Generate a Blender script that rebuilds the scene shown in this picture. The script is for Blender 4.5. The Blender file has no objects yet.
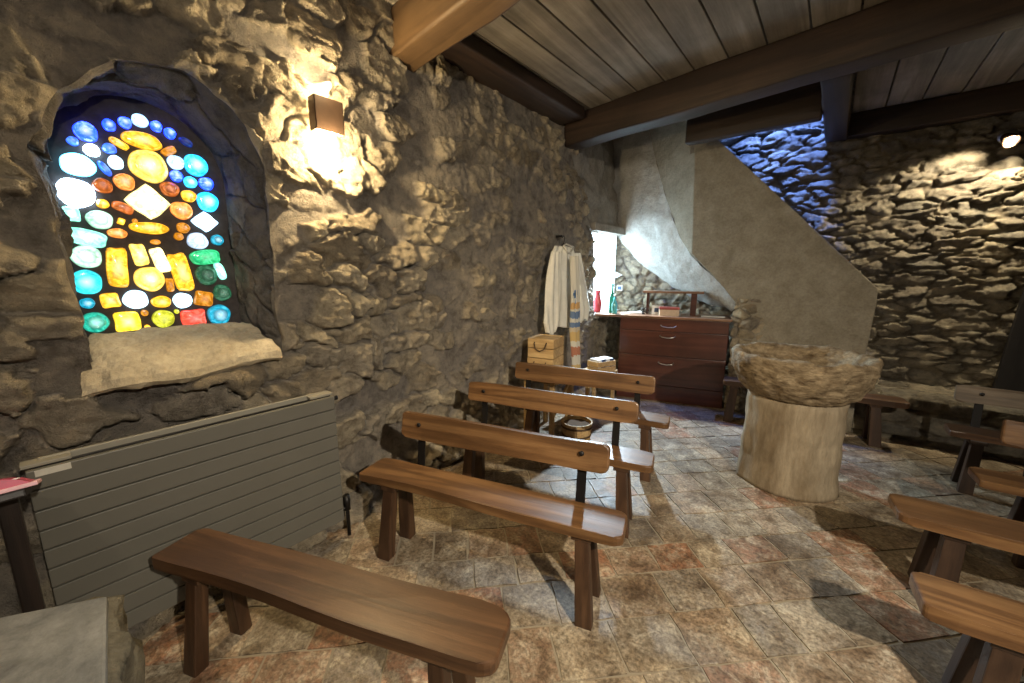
import bpy, bmesh, math, random
import numpy as np
from mathutils import Vector, Matrix, noise as mnoise

random.seed(7)
C = bpy.context.scene.collection
D = bpy.data
sc = bpy.context.scene
PI = math.pi

# ------------------------------------------------------------------ camera
F = 390.0; HZ = 272.0; VPX = 836.0; CH = 1.57
pit = math.atan((341.5 - HZ) / F)
yaw = math.atan((VPX - 512) / (F / math.cos(pit)))
fwd = Vector((-math.sin(yaw) * math.cos(pit), math.cos(yaw) * math.cos(pit), -math.sin(pit)))
rgt = Vector((math.cos(yaw), math.sin(yaw), 0))
upv = rgt.cross(fwd)
cam = D.cameras.new('camera'); camo = D.objects.new('camera', cam); C.objects.link(camo)
cam.sensor_width = 36; cam.lens = F / 1024 * 36; cam.clip_start = 0.02
M = Matrix((rgt, upv, -fwd)).transposed().to_4x4(); M.translation = (0, 0, CH)
camo.matrix_world = M
sc.camera = camo

def ray(x, y):
    return fwd + rgt * ((x - 512) / F) + upv * ((341.5 - y) / F)
def on_z(x, y, z):
    d = ray(x, y); t = (z - CH) / d.z; return Vector((d.x * t, d.y * t, z))
def on_x(x, y, X):
    d = ray(x, y); t = X / d.x; return Vector((X, d.y * t, CH + d.z * t))
def on_y(x, y, Y):
    d = ray(x, y); t = Y / d.y; return Vector((d.x * t, Y, CH + d.z * t))

# ------------------------------------------------------------------ materials
def new_mat(name):
    m = D.materials.new(name); m.use_nodes = True
    nt = m.node_tree; b = nt.nodes['Principled BSDF']
    return m, nt, b
def N(nt, t, **kw):
    n = nt.nodes.new(t)
    for k, v in kw.items():
        if k.startswith('i_'):
            n.inputs[k[2:].replace('_', ' ')].default_value = v
        else:
            setattr(n, k, v)
    return n
def ramp(nt, stops):
    r = nt.nodes.new('ShaderNodeValToRGB'); e = r.color_ramp.elements
    while len(e) < len(stops): e.new(0.5)
    for i, (p, c) in enumerate(stops):
        e[i].position = p; e[i].color = (*c, 1) if len(c) == 3 else c
    return r
def mixc(nt, fac, a, b, mode='MIX'):
    n = nt.nodes.new('ShaderNodeMix'); n.data_type = 'RGBA'; n.blend_type = mode
    for sock, v in ((n.inputs[0], fac), (n.inputs[6], a), (n.inputs[7], b)):
        if hasattr(v, 'is_linked'): nt.links.new(v, sock)
        else: sock.default_value = v if isinstance(v, (int, float)) else (*v, 1)
    return n.outputs[2]
def bump(nt, b, h, strength, dist=0.01, prev=None):
    n = N(nt, 'ShaderNodeBump'); n.inputs['Strength'].default_value = strength; n.inputs['Distance'].default_value = dist
    nt.links.new(h, n.inputs['Height'])
    if prev is not None: nt.links.new(prev, n.inputs['Normal'])
    nt.links.new(n.outputs[0], b.inputs['Normal']); return n.outputs[0]
def noise_tex(nt, scale, detail=6, rough=.6, vec=None, dist=0):
    n = N(nt, 'ShaderNodeTexNoise'); n.inputs['Scale'].default_value = scale
    n.inputs['Detail'].default_value = detail; n.inputs['Roughness'].default_value = rough
    n.inputs['Distortion'].default_value = dist
    if vec is not None: nt.links.new(vec, n.inputs['Vector'])
    return n.outputs['Fac']
def coords(nt, kind='Object', scale=(1, 1, 1)):
    t = N(nt, 'ShaderNodeTexCoord'); mp = N(nt, 'ShaderNodeMapping'); mp.inputs['Scale'].default_value = scale
    nt.links.new(t.outputs[kind], mp.inputs['Vector']); return mp.outputs[0]

def stone_mat(name, stones, mortar, rough=.9, bscale=1.0, spec=.25):
    """per-stone tint (attribute 'stone': r random, g stone mask, b random)"""
    m, nt, b = new_mat(name)
    at = N(nt, 'ShaderNodeAttribute'); at.attribute_name = 'stone'
    sp = N(nt, 'ShaderNodeSeparateColor'); nt.links.new(at.outputs['Color'], sp.inputs[0])
    r = ramp(nt, [(i / (len(stones) - 1), c) for i, c in enumerate(stones)])
    nt.links.new(sp.outputs[0], r.inputs[0])
    v = coords(nt)
    n1 = noise_tex(nt, 9, 8, .7, v)
    r1 = ramp(nt, [(.36, (.62, .60, .58)), (.5, (1.05, 1.05, 1.05)), (.64, (1.4, 1.35, 1.26))]); nt.links.new(n1, r1.inputs[0])
    n3 = noise_tex(nt, 1.6, 5, .6, v)
    r3 = ramp(nt, [(.35, (.78, .78, .8)), (.65, (1.1, 1.07, 1.0))]); nt.links.new(n3, r3.inputs[0])
    c = mixc(nt, sp.outputs[1], mortar, r.outputs[0])
    c = mixc(nt, 1.0, c, r1.outputs[0], 'MULTIPLY')
    c = mixc(nt, 1.0, c, r3.outputs[0], 'MULTIPLY')
    nt.links.new(c, b.inputs['Base Color'])
    b.inputs['Roughness'].default_value = rough; b.inputs['Specular IOR Level'].default_value = spec
    n2 = noise_tex(nt, 30, 10, .75, v)
    n4 = noise_tex(nt, 120, 4, .7, v)
    p = bump(nt, b, n2, .7 * bscale, .03)
    bump(nt, b, n4, .8 * bscale, .01, p)
    return m

def plaster_mat(name, lo, hi, bs=.5, sc_=5, rough=.88, st=(1, 1, 1)):
    m, nt, b = new_mat(name); v = coords(nt, 'Object', st)
    n1 = noise_tex(nt, sc_, 8, .65, v, .4)
    r = ramp(nt, [(.32, lo), (.68, hi)]); nt.links.new(n1, r.inputs[0])
    n2 = noise_tex(nt, 45, 6, .7, v)
    r2 = ramp(nt, [(.3, (.82, .8, .78)), (.6, (1.06, 1.05, 1.04))]); nt.links.new(n2, r2.inputs[0])
    c = mixc(nt, 1.0, r.outputs[0], r2.outputs[0], 'MULTIPLY')
    nt.links.new(c, b.inputs['Base Color']); b.inputs['Roughness'].default_value = rough
    b.inputs['Specular IOR Level'].default_value = .25
    n3 = noise_tex(nt, 14, 8, .65, v)
    bump(nt, b, n3, bs, .02)
    return m

def wood_mat(name, dark, mid, light, rough=.4, axis=0, gs=1.0, bs=.25, coat=0.0):
    m, nt, b = new_mat(name)
    s = [9 * gs, 9 * gs, 9 * gs]; s[axis] = .55 * gs
    t = N(nt, 'ShaderNodeTexCoord'); oi = N(nt, 'ShaderNodeObjectInfo')
    ad = N(nt, 'ShaderNodeVectorMath'); ad.operation = 'ADD'
    mu = N(nt, 'ShaderNodeVectorMath'); mu.operation = 'SCALE'; mu.inputs['Scale'].default_value = 13.7
    cmb = N(nt, 'ShaderNodeCombineXYZ')
    for k in range(3): nt.links.new(oi.outputs['Random'], cmb.inputs[k])
    nt.links.new(cmb.outputs[0], mu.inputs[0])
    nt.links.new(t.outputs['Object'], ad.inputs[0]); nt.links.new(mu.outputs[0], ad.inputs[1])
    at = N(nt, 'ShaderNodeAttribute'); at.attribute_name = 'board'
    ad2 = N(nt, 'ShaderNodeVectorMath'); ad2.operation = 'ADD'
    nt.links.new(ad.outputs[0], ad2.inputs[0]); nt.links.new(at.outputs['Vector'], ad2.inputs[1])
    mp = N(nt, 'ShaderNodeMapping'); mp.inputs['Scale'].default_value = s
    nt.links.new(ad2.outputs[0], mp.inputs['Vector'])
    v = mp.outputs[0]
    n1 = noise_tex(nt, 1.0, 3, .5, v, .6)
    mm = N(nt, 'ShaderNodeMath'); mm.operation = 'MULTIPLY'; mm.inputs[1].default_value = 22
    nt.links.new(n1, mm.inputs[0])
    sn = N(nt, 'ShaderNodeMath'); sn.operation = 'SINE'; nt.links.new(mm.outputs[0], sn.inputs[0])
    mr = N(nt, 'ShaderNodeMapRange'); mr.inputs[1].default_value = -1; mr.inputs[2].default_value = 1
    nt.links.new(sn.outputs[0], mr.inputs[0])
    n2 = noise_tex(nt, 16, 8, .75, v)
    mx = N(nt, 'ShaderNodeMath'); mx.operation = 'MULTIPLY_ADD'; mx.inputs[1].default_value = .36
    nt.links.new(mr.outputs[0], mx.inputs[0])
    h2 = N(nt, 'ShaderNodeMath'); h2.operation = 'MULTIPLY'; h2.inputs[1].default_value = .66
    nt.links.new(n2, h2.inputs[0]); nt.links.new(h2.outputs[0], mx.inputs[2])
    r = ramp(nt, [(.15, dark), (.5, mid), (.85, light)]); nt.links.new(mx.outputs[0], r.inputs[0])
    n3 = noise_tex(nt, 2.2, 4, .6, ad2.outputs[0])
    r3 = ramp(nt, [(.3, (.68, .66, .64)), (.65, (1.12, 1.1, 1.08))]); nt.links.new(n3, r3.inputs[0])
    c = mixc(nt, 1.0, r.outputs[0], r3.outputs[0], 'MULTIPLY')
    nt.links.new(c, b.inputs['Base Color'])
    b.inputs['Roughness'].default_value = rough
    if coat: b.inputs['Coat Weight'].default_value = coat; b.inputs['Coat Roughness'].default_value = .25
    bump(nt, b, mx.outputs[0], bs, .004)
    return m

def flat_mat(name, col, rough=.6, metal=0, var=.12, sc_=20, bs=.1, spec=.4):
    m, nt, b = new_mat(name); v = coords(nt)
    n = noise_tex(nt, sc_, 5, .6, v)
    r = ramp(nt, [(.3, tuple(x * (1 - var) for x in col)), (.7, tuple(min(1, x * (1 + var)) for x in col))])
    nt.links.new(n, r.inputs[0]); nt.links.new(r.outputs[0], b.inputs['Base Color'])
    b.inputs['Roughness'].default_value = rough; b.inputs['Metallic'].default_value = metal
    b.inputs['Specular IOR Level'].default_value = spec
    bump(nt, b, n, bs, .003)
    return m
def emit_mat(name, col, strength):
    m, nt, b = new_mat(name)
    b.inputs['Base Color'].default_value = (*[min(1, c) for c in col], 1)
    b.inputs['Emission Color'].default_value = (*col, 1); b.inputs['Emission Strength'].default_value = strength
    b.inputs['Roughness'].default_value = .3
    return m

MAT = {}
MAT['rubble'] = stone_mat('rubble_stone', [(.27, .225, .165), (.38, .32, .235), (.47, .40, .29), (.34, .295, .235), (.52, .44, .32)], (.265, .235, .205))
MAT['schist'] = stone_mat('coursed_stone', [(.16, .145, .12), (.25, .22, .175), (.33, .295, .23), (.21, .195, .165), (.40, .35, .27)], (.175, .15, .115))
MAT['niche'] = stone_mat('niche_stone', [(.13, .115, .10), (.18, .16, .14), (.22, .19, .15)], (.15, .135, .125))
MAT['plaster'] = plaster_mat('parapet_plaster', (.22, .19, .14), (.34, .305, .24), .7, 5)
MAT['soffit'] = plaster_mat('white_plaster', (.36, .35, .32), (.50, .49, .46), .9, 6)
MAT['corner'] = plaster_mat('grey_plaster', (.20, .18, .15), (.30, .27, .23), 1.0, 7)
MAT['font'] = plaster_mat('font_limestone', (.10, .066, .036), (.37, .285, .175), 1.2, 13, .88, (1, 1, 2.2))
MAT['shaft'] = plaster_mat('shaft_limestone', (.17, .125, .075), (.36, .295, .205), .7, 6, .88, (1, 1, .22))
MAT['altar'] = plaster_mat('altar_rough_stone', (.08, .07, .05), (.19, .17, .125), 1.4, 11)
MAT['altar_face'] = plaster_mat('altar_face_stone', (.10, .10, .098), (.24, .24, .225), .25, 8, .7)
MAT['sill'] = plaster_mat('sill_stone', (.30, .25, .17), (.48, .41, .29), .8, 6)
MAT['oak'] = wood_mat('bench_oak', (.056, .025, .009), (.135, .066, .025), (.225, .122, .05), .42, 0, 1.0, .2, .1)
MAT['oak_dark'] = wood_mat('dark_bench_oak', (.035, .016, .008), (.08, .038, .017), (.14, .07, .032), .42, 0, 1.0, .2, .1)
MAT['leg'] = wood_mat('leg_oak', (.028, .013, .007), (.06, .029, .014), (.095, .047, .023), .45, 2, 1.0, .2)
MAT['oak_grey'] = wood_mat('pale_worn_oak', (.09, .062, .038), (.17, .125, .08), (.26, .20, .135), .5, 0, 1.0, .2)
MAT['leg_black'] = wood_mat('dark_leg_oak', (.016, .008, .005), (.035, .018, .010), (.055, .03, .017), .45, 2, 1.0, .2)
MAT['leg_pale'] = wood_mat('font_bench_oak', (.07, .032, .016), (.14, .066, .032), (.2, .1, .05), .45, 2, 1.0, .2)
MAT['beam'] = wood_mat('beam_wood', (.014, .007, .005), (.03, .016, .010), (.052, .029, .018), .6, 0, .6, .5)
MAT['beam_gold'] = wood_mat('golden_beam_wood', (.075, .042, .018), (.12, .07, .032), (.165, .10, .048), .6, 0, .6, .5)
MAT['plank'] = wood_mat('ceiling_plank_wood', (.13, .11, .09), (.22, .195, .165), (.31, .28, .245), .8, 1, .6, .5)
MAT['chest'] = wood_mat('chest_mahogany', (.05, .015, .009), (.085, .025, .015), (.115, .037, .022), .3, 0, .8, .06, .3)
MAT['chest_top'] = wood_mat('chest_top_wood', (.16, .08, .045), (.25, .135, .08), (.34, .2, .12), .28, 0, .8, .06, .3)
MAT['pine'] = wood_mat('crate_pine', (.36, .22, .09), (.52, .35, .16), (.62, .45, .23), .55, 0, 1.2, .15)
MAT['iron'] = flat_mat('black_iron', (.018, .016, .015), .45, .6)
MAT['radiator'] = flat_mat('radiator_enamel', (.125, .117, .097), .42, .0, .04, 6, .02)
MAT['radiator_back'] = flat_mat('radiator_back_enamel', (.25, .23, .185), .45, .0, .05, 6, .02)
MAT['sticker'] = flat_mat('sticker_paper', (.5, .47, .40), .5)
MAT['sconce'] = flat_mat('sconce_bronze', (.06, .035, .022), .45, .3)
MAT['steel'] = flat_mat('brushed_steel', (.55, .53, .5), .3, .9)
MAT['white_cloth'] = flat_mat('white_linen', (.70, .67, .59), .9, 0, .08, 12, .3)
MAT['paper'] = flat_mat('white_paper', (.75, .75, .73), .7)
MAT['navy'] = flat_mat('navy_card', (.05, .08, .16), .5)
MAT['red'] = flat_mat('red_glaze', (.55, .05, .06), .25)
MAT['magenta'] = flat_mat('magenta_cover', (.45, .05, .11), .4)
MAT['pink'] = flat_mat('pale_pink_paper', (.72, .42, .46), .5)
MAT['maroon'] = flat_mat('maroon_card', (.3, .06, .05), .5)
MAT['card'] = flat_mat('cream_card', (.55, .42, .3), .6)
MAT['rope'] = flat_mat('dark_rope', (.09, .055, .03), .9)
MAT['black_wood'] = wood_mat('lectern_wood', (.008, .005, .004), (.016, .010, .008), (.026, .016, .012), .45, 2)
MAT['door'] = wood_mat('door_wood', (.008, .007, .008), (.014, .012, .013), (.02, .018, .018), .6, 2)
MAT['matrix'] = flat_mat('window_mortar', (.045, .036, .034), .8, 0, .3, 30, .5)

def glass_mat(name, col, s):
    s *= .8 if s < 4 else 1.0
    m, nt, b = new_mat(name); v = coords(nt)
    n = noise_tex(nt, 28, 4, .6, v, 1.5)
    r = ramp(nt, [(.32, tuple(c * .35 for c in col)), (.5, tuple(c * .8 for c in col)), (.66, tuple(min(1, c * 1.25 + .04) for c in col))]); nt.links.new(n, r.inputs[0])
    at = N(nt, 'ShaderNodeAttribute'); at.attribute_name = 'ring'
    sp = N(nt, 'ShaderNodeSeparateColor'); nt.links.new(at.outputs['Color'], sp.inputs[0])
    c = mixc(nt, sp.outputs[1], tuple(x * .12 for x in col), r.outputs[0])     # dark rims and moulded rings of the bottle glass
    wh = tuple(min(1., .55 + .45 * x) for x in col)
    c = mixc(nt, sp.outputs[0], c, wh)
    b.inputs['Base Color'].default_value = (*[x * .3 for x in col], 1)
    nt.links.new(c, b.inputs['Emission Color']); b.inputs['Emission Strength'].default_value = s
    b.inputs['Roughness'].default_value = .15
    return m

# ------------------------------------------------------------------ object helpers
def props(o, label=None, cat=None, group=None, kind=None):
    if label: o['label'] = label
    if cat: o['category'] = cat
    if group: o['group'] = group
    if kind: o['kind'] = kind
    return o
def empty(name, loc=(0, 0, 0), rz=0, **kw):
    o = D.objects.new(name, None); C.objects.link(o); o.location = loc; o.rotation_euler = (0, 0, rz)
    o.empty_display_size = .1
    return props(o, **kw)
def link(name, me, mat, parent=None, loc=(0, 0, 0), rot=(0, 0, 0), smooth=False, **kw):
    if mat is not None: me.materials.append(MAT[mat] if isinstance(mat, str) else mat)
    if smooth:
        for p in me.polygons: p.use_smooth = True
    o = D.objects.new(name, me); C.objects.link(o); o.location = loc; o.rotation_euler = rot
    if parent: o.parent = parent
    return props(o, **kw)
def from_bm(name, bm, mat, parent=None, **kw):
    bmesh.ops.recalc_face_normals(bm, faces=bm.faces)
    me = D.meshes.new(name); bm.to_mesh(me); bm.free()
    return link(name, me, mat, parent, **kw)
def from_py(name, vs, fs, mat, parent=None, **kw):
    me = D.meshes.new(name); me.from_pydata([tuple(v) for v in vs], [], fs); me.update()
    return link(name, me, mat, parent, **kw)
def bx(bm, x0, x1, y0, y1, z0, z1, bev=0.0, seg=2):
    r = bmesh.ops.create_cube(bm, size=1)
    vs = r['verts']
    for v in vs:
        v.co = ((x0 + x1) / 2 + v.co.x * (x1 - x0), (y0 + y1) / 2 + v.co.y * (y1 - y0), (z0 + z1) / 2 + v.co.z * (z1 - z0))
    if bev:
        es = list({e for v in vs for e in v.link_edges})
        bmesh.ops.bevel(bm, geom=es, offset=bev, segments=seg, affect='EDGES', profile=.6)
def box(name, x0, x1, y0, y1, z0, z1, mat, parent=None, bev=.004, **kw):
    bm = bmesh.new(); bx(bm, x0, x1, y0, y1, z0, z1, bev); return from_bm(name, bm, mat, parent, **kw)
def hexa(bm, low, high, bev=0.004):
    """solid between two 4-point rings"""
    a = [bm.verts.new(p) for p in low]; b = [bm.verts.new(p) for p in high]
    fs = [bm.faces.new(a[::-1]), bm.faces.new(b)]
    for i in range(4): fs.append(bm.faces.new((a[i], a[(i + 1) % 4], b[(i + 1) % 4], b[i])))
    if bev:
        es = list({e for f in fs for e in f.edges}); bmesh.ops.bevel(bm, geom=es, offset=bev, segments=2, affect='EDGES', profile=.6)
def prism(bm, pts, d, bev=0.0):
    """polygon (list of 3D points) extruded along vector d"""
    d = Vector(d)
    a = [bm.verts.new(Vector(p)) for p in pts]; b = [bm.verts.new(Vector(p) + d) for p in pts]
    n = len(pts)
    fs = [bm.faces.new(a[::-1]), bm.faces.new(b)]
    for i in range(n): fs.append(bm.faces.new((a[i], a[(i + 1) % n], b[(i + 1) % n], b[i])))
    if bev:
        es = list({e for f in fs for e in f.edges}); bmesh.ops.bevel(bm, geom=es, offset=bev, segments=2, affect='EDGES', profile=.6)
def lathe(bm, prof, seg=48):
    rings = []
    for r, z in prof:
        if r < 1e-5: rings.append([bm.verts.new((0, 0, z))])
        else: rings.append([bm.verts.new((r * math.cos(2 * PI * k / seg), r * math.sin(2 * PI * k / seg), z)) for k in range(seg)])
    for a, b in zip(rings, rings[1:]):
        for k in range(seg):
            k2 = (k + 1) % seg
            if len(a) == 1 and len(b) == 1: continue
            if len(a) == 1: bm.faces.new((a[0], b[k2], b[k]))
            elif len(b) == 1: bm.faces.new((a[k], a[k2], b[0]))
            else: bm.faces.new((a[k], a[k2], b[k2], b[k]))
    for ring in (rings[0], rings[-1]):
        if len(ring) > 1: bm.faces.new(ring)
def dense(prof, step):
    out = []
    for (a, b), (c, d) in zip(prof, prof[1:]):
        n = max(1, int(math.hypot(c - a, d - b) / step))
        for k in range(n): t = k / n; out.append((a + (c - a) * t, b + (d - b) * t))
    out.append(prof[-1]); return out
def tube(bm, pts, r, seg=8):
    pts = [Vector(p) for p in pts]; rings = []
    for i, p in enumerate(pts):
        t = (pts[min(i + 1, len(pts) - 1)] - pts[max(i - 1, 0)]).normalized()
        a = t.orthogonal().normalized() if i == 0 else (prev - t * prev.dot(t)).normalized()
        prev = a; b = t.cross(a)
        rings.append([bm.verts.new(p + (a * math.cos(2 * PI * k / seg) + b * math.sin(2 * PI * k / seg)) * r) for k in range(seg)])
    for a, b in zip(rings, rings[1:]):
        for k in range(seg): bm.faces.new((a[k], a[(k + 1) % seg], b[(k + 1) % seg], b[k]))
    bm.faces.new(rings[0][::-1]); bm.faces.new(rings[-1])
def roughen(bm, amp, freq, seed=0, octv=4, fn=None):
    bm.normal_update()
    for v in bm.verts:
        k = mnoise.fractal(v.co * freq + Vector((seed * 7.3, seed * 3.1, seed)), 1.0, 2.0, octv)
        v.co += v.normal * amp * k * (fn(v.co) if fn else 1)

# ------------------------------------------------------------------ numpy noise and masonry
def vnoise(u, v, seed):
    rs = np.random.RandomState(seed); G = rs.rand(256, 256)
    iu = np.floor(u).astype(int); iv = np.floor(v).astype(int); fu = u - iu; fv = v - iv
    fu = fu * fu * (3 - 2 * fu); fv = fv * fv * (3 - 2 * fv)
    g = lambda a, b: G[a % 256, b % 256]
    return (g(iu, iv) * (1 - fu) + g(iu + 1, iv) * fu) * (1 - fv) + (g(iu, iv + 1) * (1 - fu) + g(iu + 1, iv + 1) * fu) * fv
def fbm(u, v, seed, o=5, gain=.55):
    s = 0; a = 1; t = 0
    for k in range(o):
        s = s + a * (vnoise(u * 2 ** k + 3.7 * k, v * 2 ** k + 9.1 * k, seed + k) - .5); t += a; a *= gain
    return s / t
def sstep(a, b, x):
    t = np.clip((x - a) / (b - a), 0, 1); return t * t * (3 - 2 * t)
def masonry(U, V, cu, cv, seed, warp=.3, joint=(.04, .22), wt=.5, bury=.0):
    """irregular stones: relief 0..1, tint attribute (random, stone mask, random)"""
    rs = np.random.RandomState(seed)
    NU, NV = 256, 256
    ju = rs.rand(NU, NV) * .8 + .1; jv = rs.rand(NU, NV) * .6 + .2
    w = rs.rand(NU, NV) * wt; hh = rs.rand(NU, NV); tu = rs.randn(NU, NV); tv = rs.randn(NU, NV); cc = rs.rand(NU, NV)
    off = rs.rand(NV)
    u = U / cu + warp * fbm(U / cu * .9, V / cv * .9, seed + 11, 4) * 2; v = V / cv + warp * fbm(U / cu * .9, V / cv * .9, seed + 31, 4) * 2
    iv = np.floor(v).astype(int)
    F1 = np.full(U.shape, 9.); F2 = np.full(U.shape, 9.); A = np.zeros(U.shape, int); B = np.zeros(U.shape, int); DU = np.zeros(U.shape); DV = np.zeros(U.shape)
    for dj in (-2, -1, 0, 1, 2):
        j = (iv + dj) % NV
        uu = u + off[j] * 3
        iu = np.floor(uu).astype(int)
        for di in (-2, -1, 0, 1, 2):
            i = (iu + di) % NU
            du = uu - (iu + di + ju[i, j]); dv = v - (iv + dj + jv[i, j])
            d = (np.abs(du) ** 2.6 + np.abs(dv) ** 2.6) ** (1 / 2.6) - w[i, j] * .5
            c1 = d < F1
            F2 = np.where(c1, F1, np.minimum(F2, d))
            A = np.where(c1, i, A); B = np.where(c1, j, B); DU = np.where(c1, du, DU); DV = np.where(c1, dv, DV)
            F1 = np.where(c1, d, F1)
    e = F2 - F1 + .05 * fbm(U / cu * 4, V / cv * 3, seed + 51, 3)
    h = hh[A, B]
    mask = sstep(joint[0], joint[1], e)
    if bury: mask = mask * sstep(bury - .12, bury + .12, h + .5 * fbm(U * 1.1, V * 1.1, seed + 71, 3))
    rdg = 1 - np.abs(2 * (fbm(U / cu * 1.7, V / cv * 1.3, seed + 61, 4) + .5) - 1)
    rel = mask * (.40 + .5 * h + .42 * (np.clip(tu[A, B], -1.5, 1.5) * DU + np.clip(tv[A, B], -1.5, 1.5) * DV) - .22 * (DU ** 2 + DV ** 2) + .5 * (rdg - .75))
    return rel, np.stack([cc[A, B], mask, h], -1)
def add_attr(me, name, cols):
    a = me.attributes.new(name, 'FLOAT_COLOR', 'POINT')
    c = np.ones((len(me.vertices), 4), np.float32); c[:, :3] = cols
    a.data.foreach_set('color', c.ravel())
def grid_mesh(name, P, mat, attr=None, keep=None, flip=False, **kw):
    nu, nv = P.shape[:2]
    idx = np.arange(nu * nv).reshape(nu, nv)
    q = np.stack([idx[:-1, :-1], idx[1:, :-1], idx[1:, 1:], idx[:-1, 1:]], -1).reshape(-1, 4)
    if flip: q = q[:, ::-1]
    if keep is not None:
        k = keep.ravel(); q = q[k[q].all(1)]
    used = np.unique(q); rm = np.full(nu * nv, -1); rm[used] = np.arange(len(used))
    vs = P.reshape(-1, 3)[used]; q = rm[q]
    me = D.meshes.new(name); me.vertices.add(len(vs)); me.vertices.foreach_set('co', vs.astype(np.float32).ravel())
    me.loops.add(q.size); me.loops.foreach_set('vertex_index', q.ravel().astype(np.int32))
    me.polygons.add(len(q)); me.polygons.foreach_set('loop_start', (np.arange(len(q)) * 4).astype(np.int32))
    me.polygons.foreach_set('loop_total', np.full(len(q), 4, np.int32))
    me.update(); me.validate()
    if attr is not None: add_attr(me, 'stone', attr.reshape(-1, 3)[used])
    return link(name, me, mat, smooth=True, **kw)

# ------------------------------------------------------------------ LEFT WALL with the arched niche
GX = -2.60                                        # plane of the coloured glass
def wall_x(y): return -2.25 - .10 * sstep(1.0, 1.7, y)
A_Y0, A_Y1, A_Z0, A_SPR = .095, .80, 1.09, 1.98   # niche mouth
A_C, A_R = (A_Y0 + A_Y1) / 2, (A_Y1 - A_Y0) / 2
A_RISE = .44
def arch_pt(s, y0, y1, z0, spr, rise):
    """closed outline of the arch, s in 0..1, from bottom left up over the crown to bottom right and back along the sill"""
    L = [spr - z0, 1.15 * (y1 - y0), spr - z0, y1 - y0]; t = s * sum(L)
    if t < L[0]: return (y0, z0 + t)
    t -= L[0]
    if t < L[1]:
        a = PI * (1 - t / L[1]); return ((y0 + y1) / 2 + (y1 - y0) / 2 * math.cos(a), spr + rise * math.sin(a))
    t -= L[1]
    if t < L[2]: return (y1, spr - t)
    t -= L[2]; return (y1 - t, z0)
def arch_sd(y, z):                                 # >0 inside the mouth (approximate distance)
    a = np.minimum(np.minimum(y - A_Y0, A_Y1 - y), z - A_Z0)
    rr = np.sqrt(((y - A_C) / A_R) ** 2 + ((z - A_SPR) / A_RISE) ** 2)
    up = np.minimum((1 - rr) * .40, z - A_Z0)
    return np.where(z > A_SPR, up, a)
def left_end(z): return np.interp(z, [0, 1.0, 1.95, 2.13, 2.5, 2.9, 3.3], [4.60, 4.59, 4.53, 4.42, 4.22, 4.02, 3.95])
st = .0105
ys = np.linspace(-2.0, 1, int(6.5 / st)); zs = np.linspace(0, 3.3, int(3.3 / st))
S = (ys + 2.0) / 3.0
Sg, Z = np.meshgrid(S, zs, indexing='ij')
Y = -2.0 + Sg * (left_end(Z) + 2.0)
r1, at1 = masonry(Y, Z, .235, .16, 3, .6, (.02, .14), .7, .38)
r2, at2 = masonry(Y + 9, Z, .19, .15, 13, .8, (.02, .3), .8, .5)
blend = sstep(1.9, 3.0, Y + .5 * fbm(Y, Z, 5, 3))
rel = r1 * (1 - blend) + r2 * blend * .40
att = at1 * (1 - blend[..., None]) + at2 * blend[..., None]
amp = .085
r3, at3 = masonry(Y + 3, Z + 2, .085, .06, 23, .5, (.0, .3), .6)
rel = rel * (1 - .6 * np.exp(-(((Y - 1.13) / .28) ** 2 + ((Z - 2.28) / .32) ** 2)))
X = wall_x(Y) + rel * amp - .03 + .012 * (r3 - .4) * (.4 + att[..., 1]) + .05 * fbm(Y * 1.1, Z * 1.1, 77, 4) + (.016 + .024 * att[..., 1]) * fbm(Y * 12, Z * 12, 91, 6, .6)
X = X + .10 * np.exp(-((Z) / .10) ** 2) * .6       # footing bulges at the floor
sd = arch_sd(Y, Z)
# voussoirs: a ring of cut blocks round the mouth
ring = sstep(-.02, 0, -sd) * sstep(-.17, -.15, sd) 
# snap border vertices onto the mouth
ins = sd > 0
snap = ins & (sd < .016)
cy = np.where(snap, Y + (Y < A_C) * -0. , Y)
gy = (arch_sd(Y + 1e-3, Z) - arch_sd(Y - 1e-3, Z)) / 2e-3; gz = (arch_sd(Y, Z + 1e-3) - arch_sd(Y, Z - 1e-3)) / 2e-3
gl = np.maximum(np.hypot(gy, gz), .3)
Y2 = np.where(snap, Y - gy / gl * sd / gl, Y); Z2 = np.where(snap, Z - gz / gl * sd / gl, Z)
kk = sstep(0, .035, np.abs(sd)) * .75 + .25
kk = np.where(snap, 0, kk)
X = X * kk + (wall_x(Y) - .012) * (1 - kk)
def mouth_warp(y, z): return .085 * fbm(y * 5 + 3, z * 5 + 1, 301, 3), .085 * fbm(y * 5 + 8, z * 5 + 5, 331, 3)
wwy, wwz = mouth_warp(Y2, Z2); wk = np.exp(-(np.where(snap, 0, sd) / .09) ** 2)
Y2 = Y2 + wwy * wk; Z2 = Z2 + wwz * wk
grid_mesh('wall_left', np.stack([X, Y2, Z2], -1), 'rubble', att, keep=~(ins & ~snap), flip=True,
          kind='structure', label='rubble stone wall on the left with a deep arched window niche', cat='wall')

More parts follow.
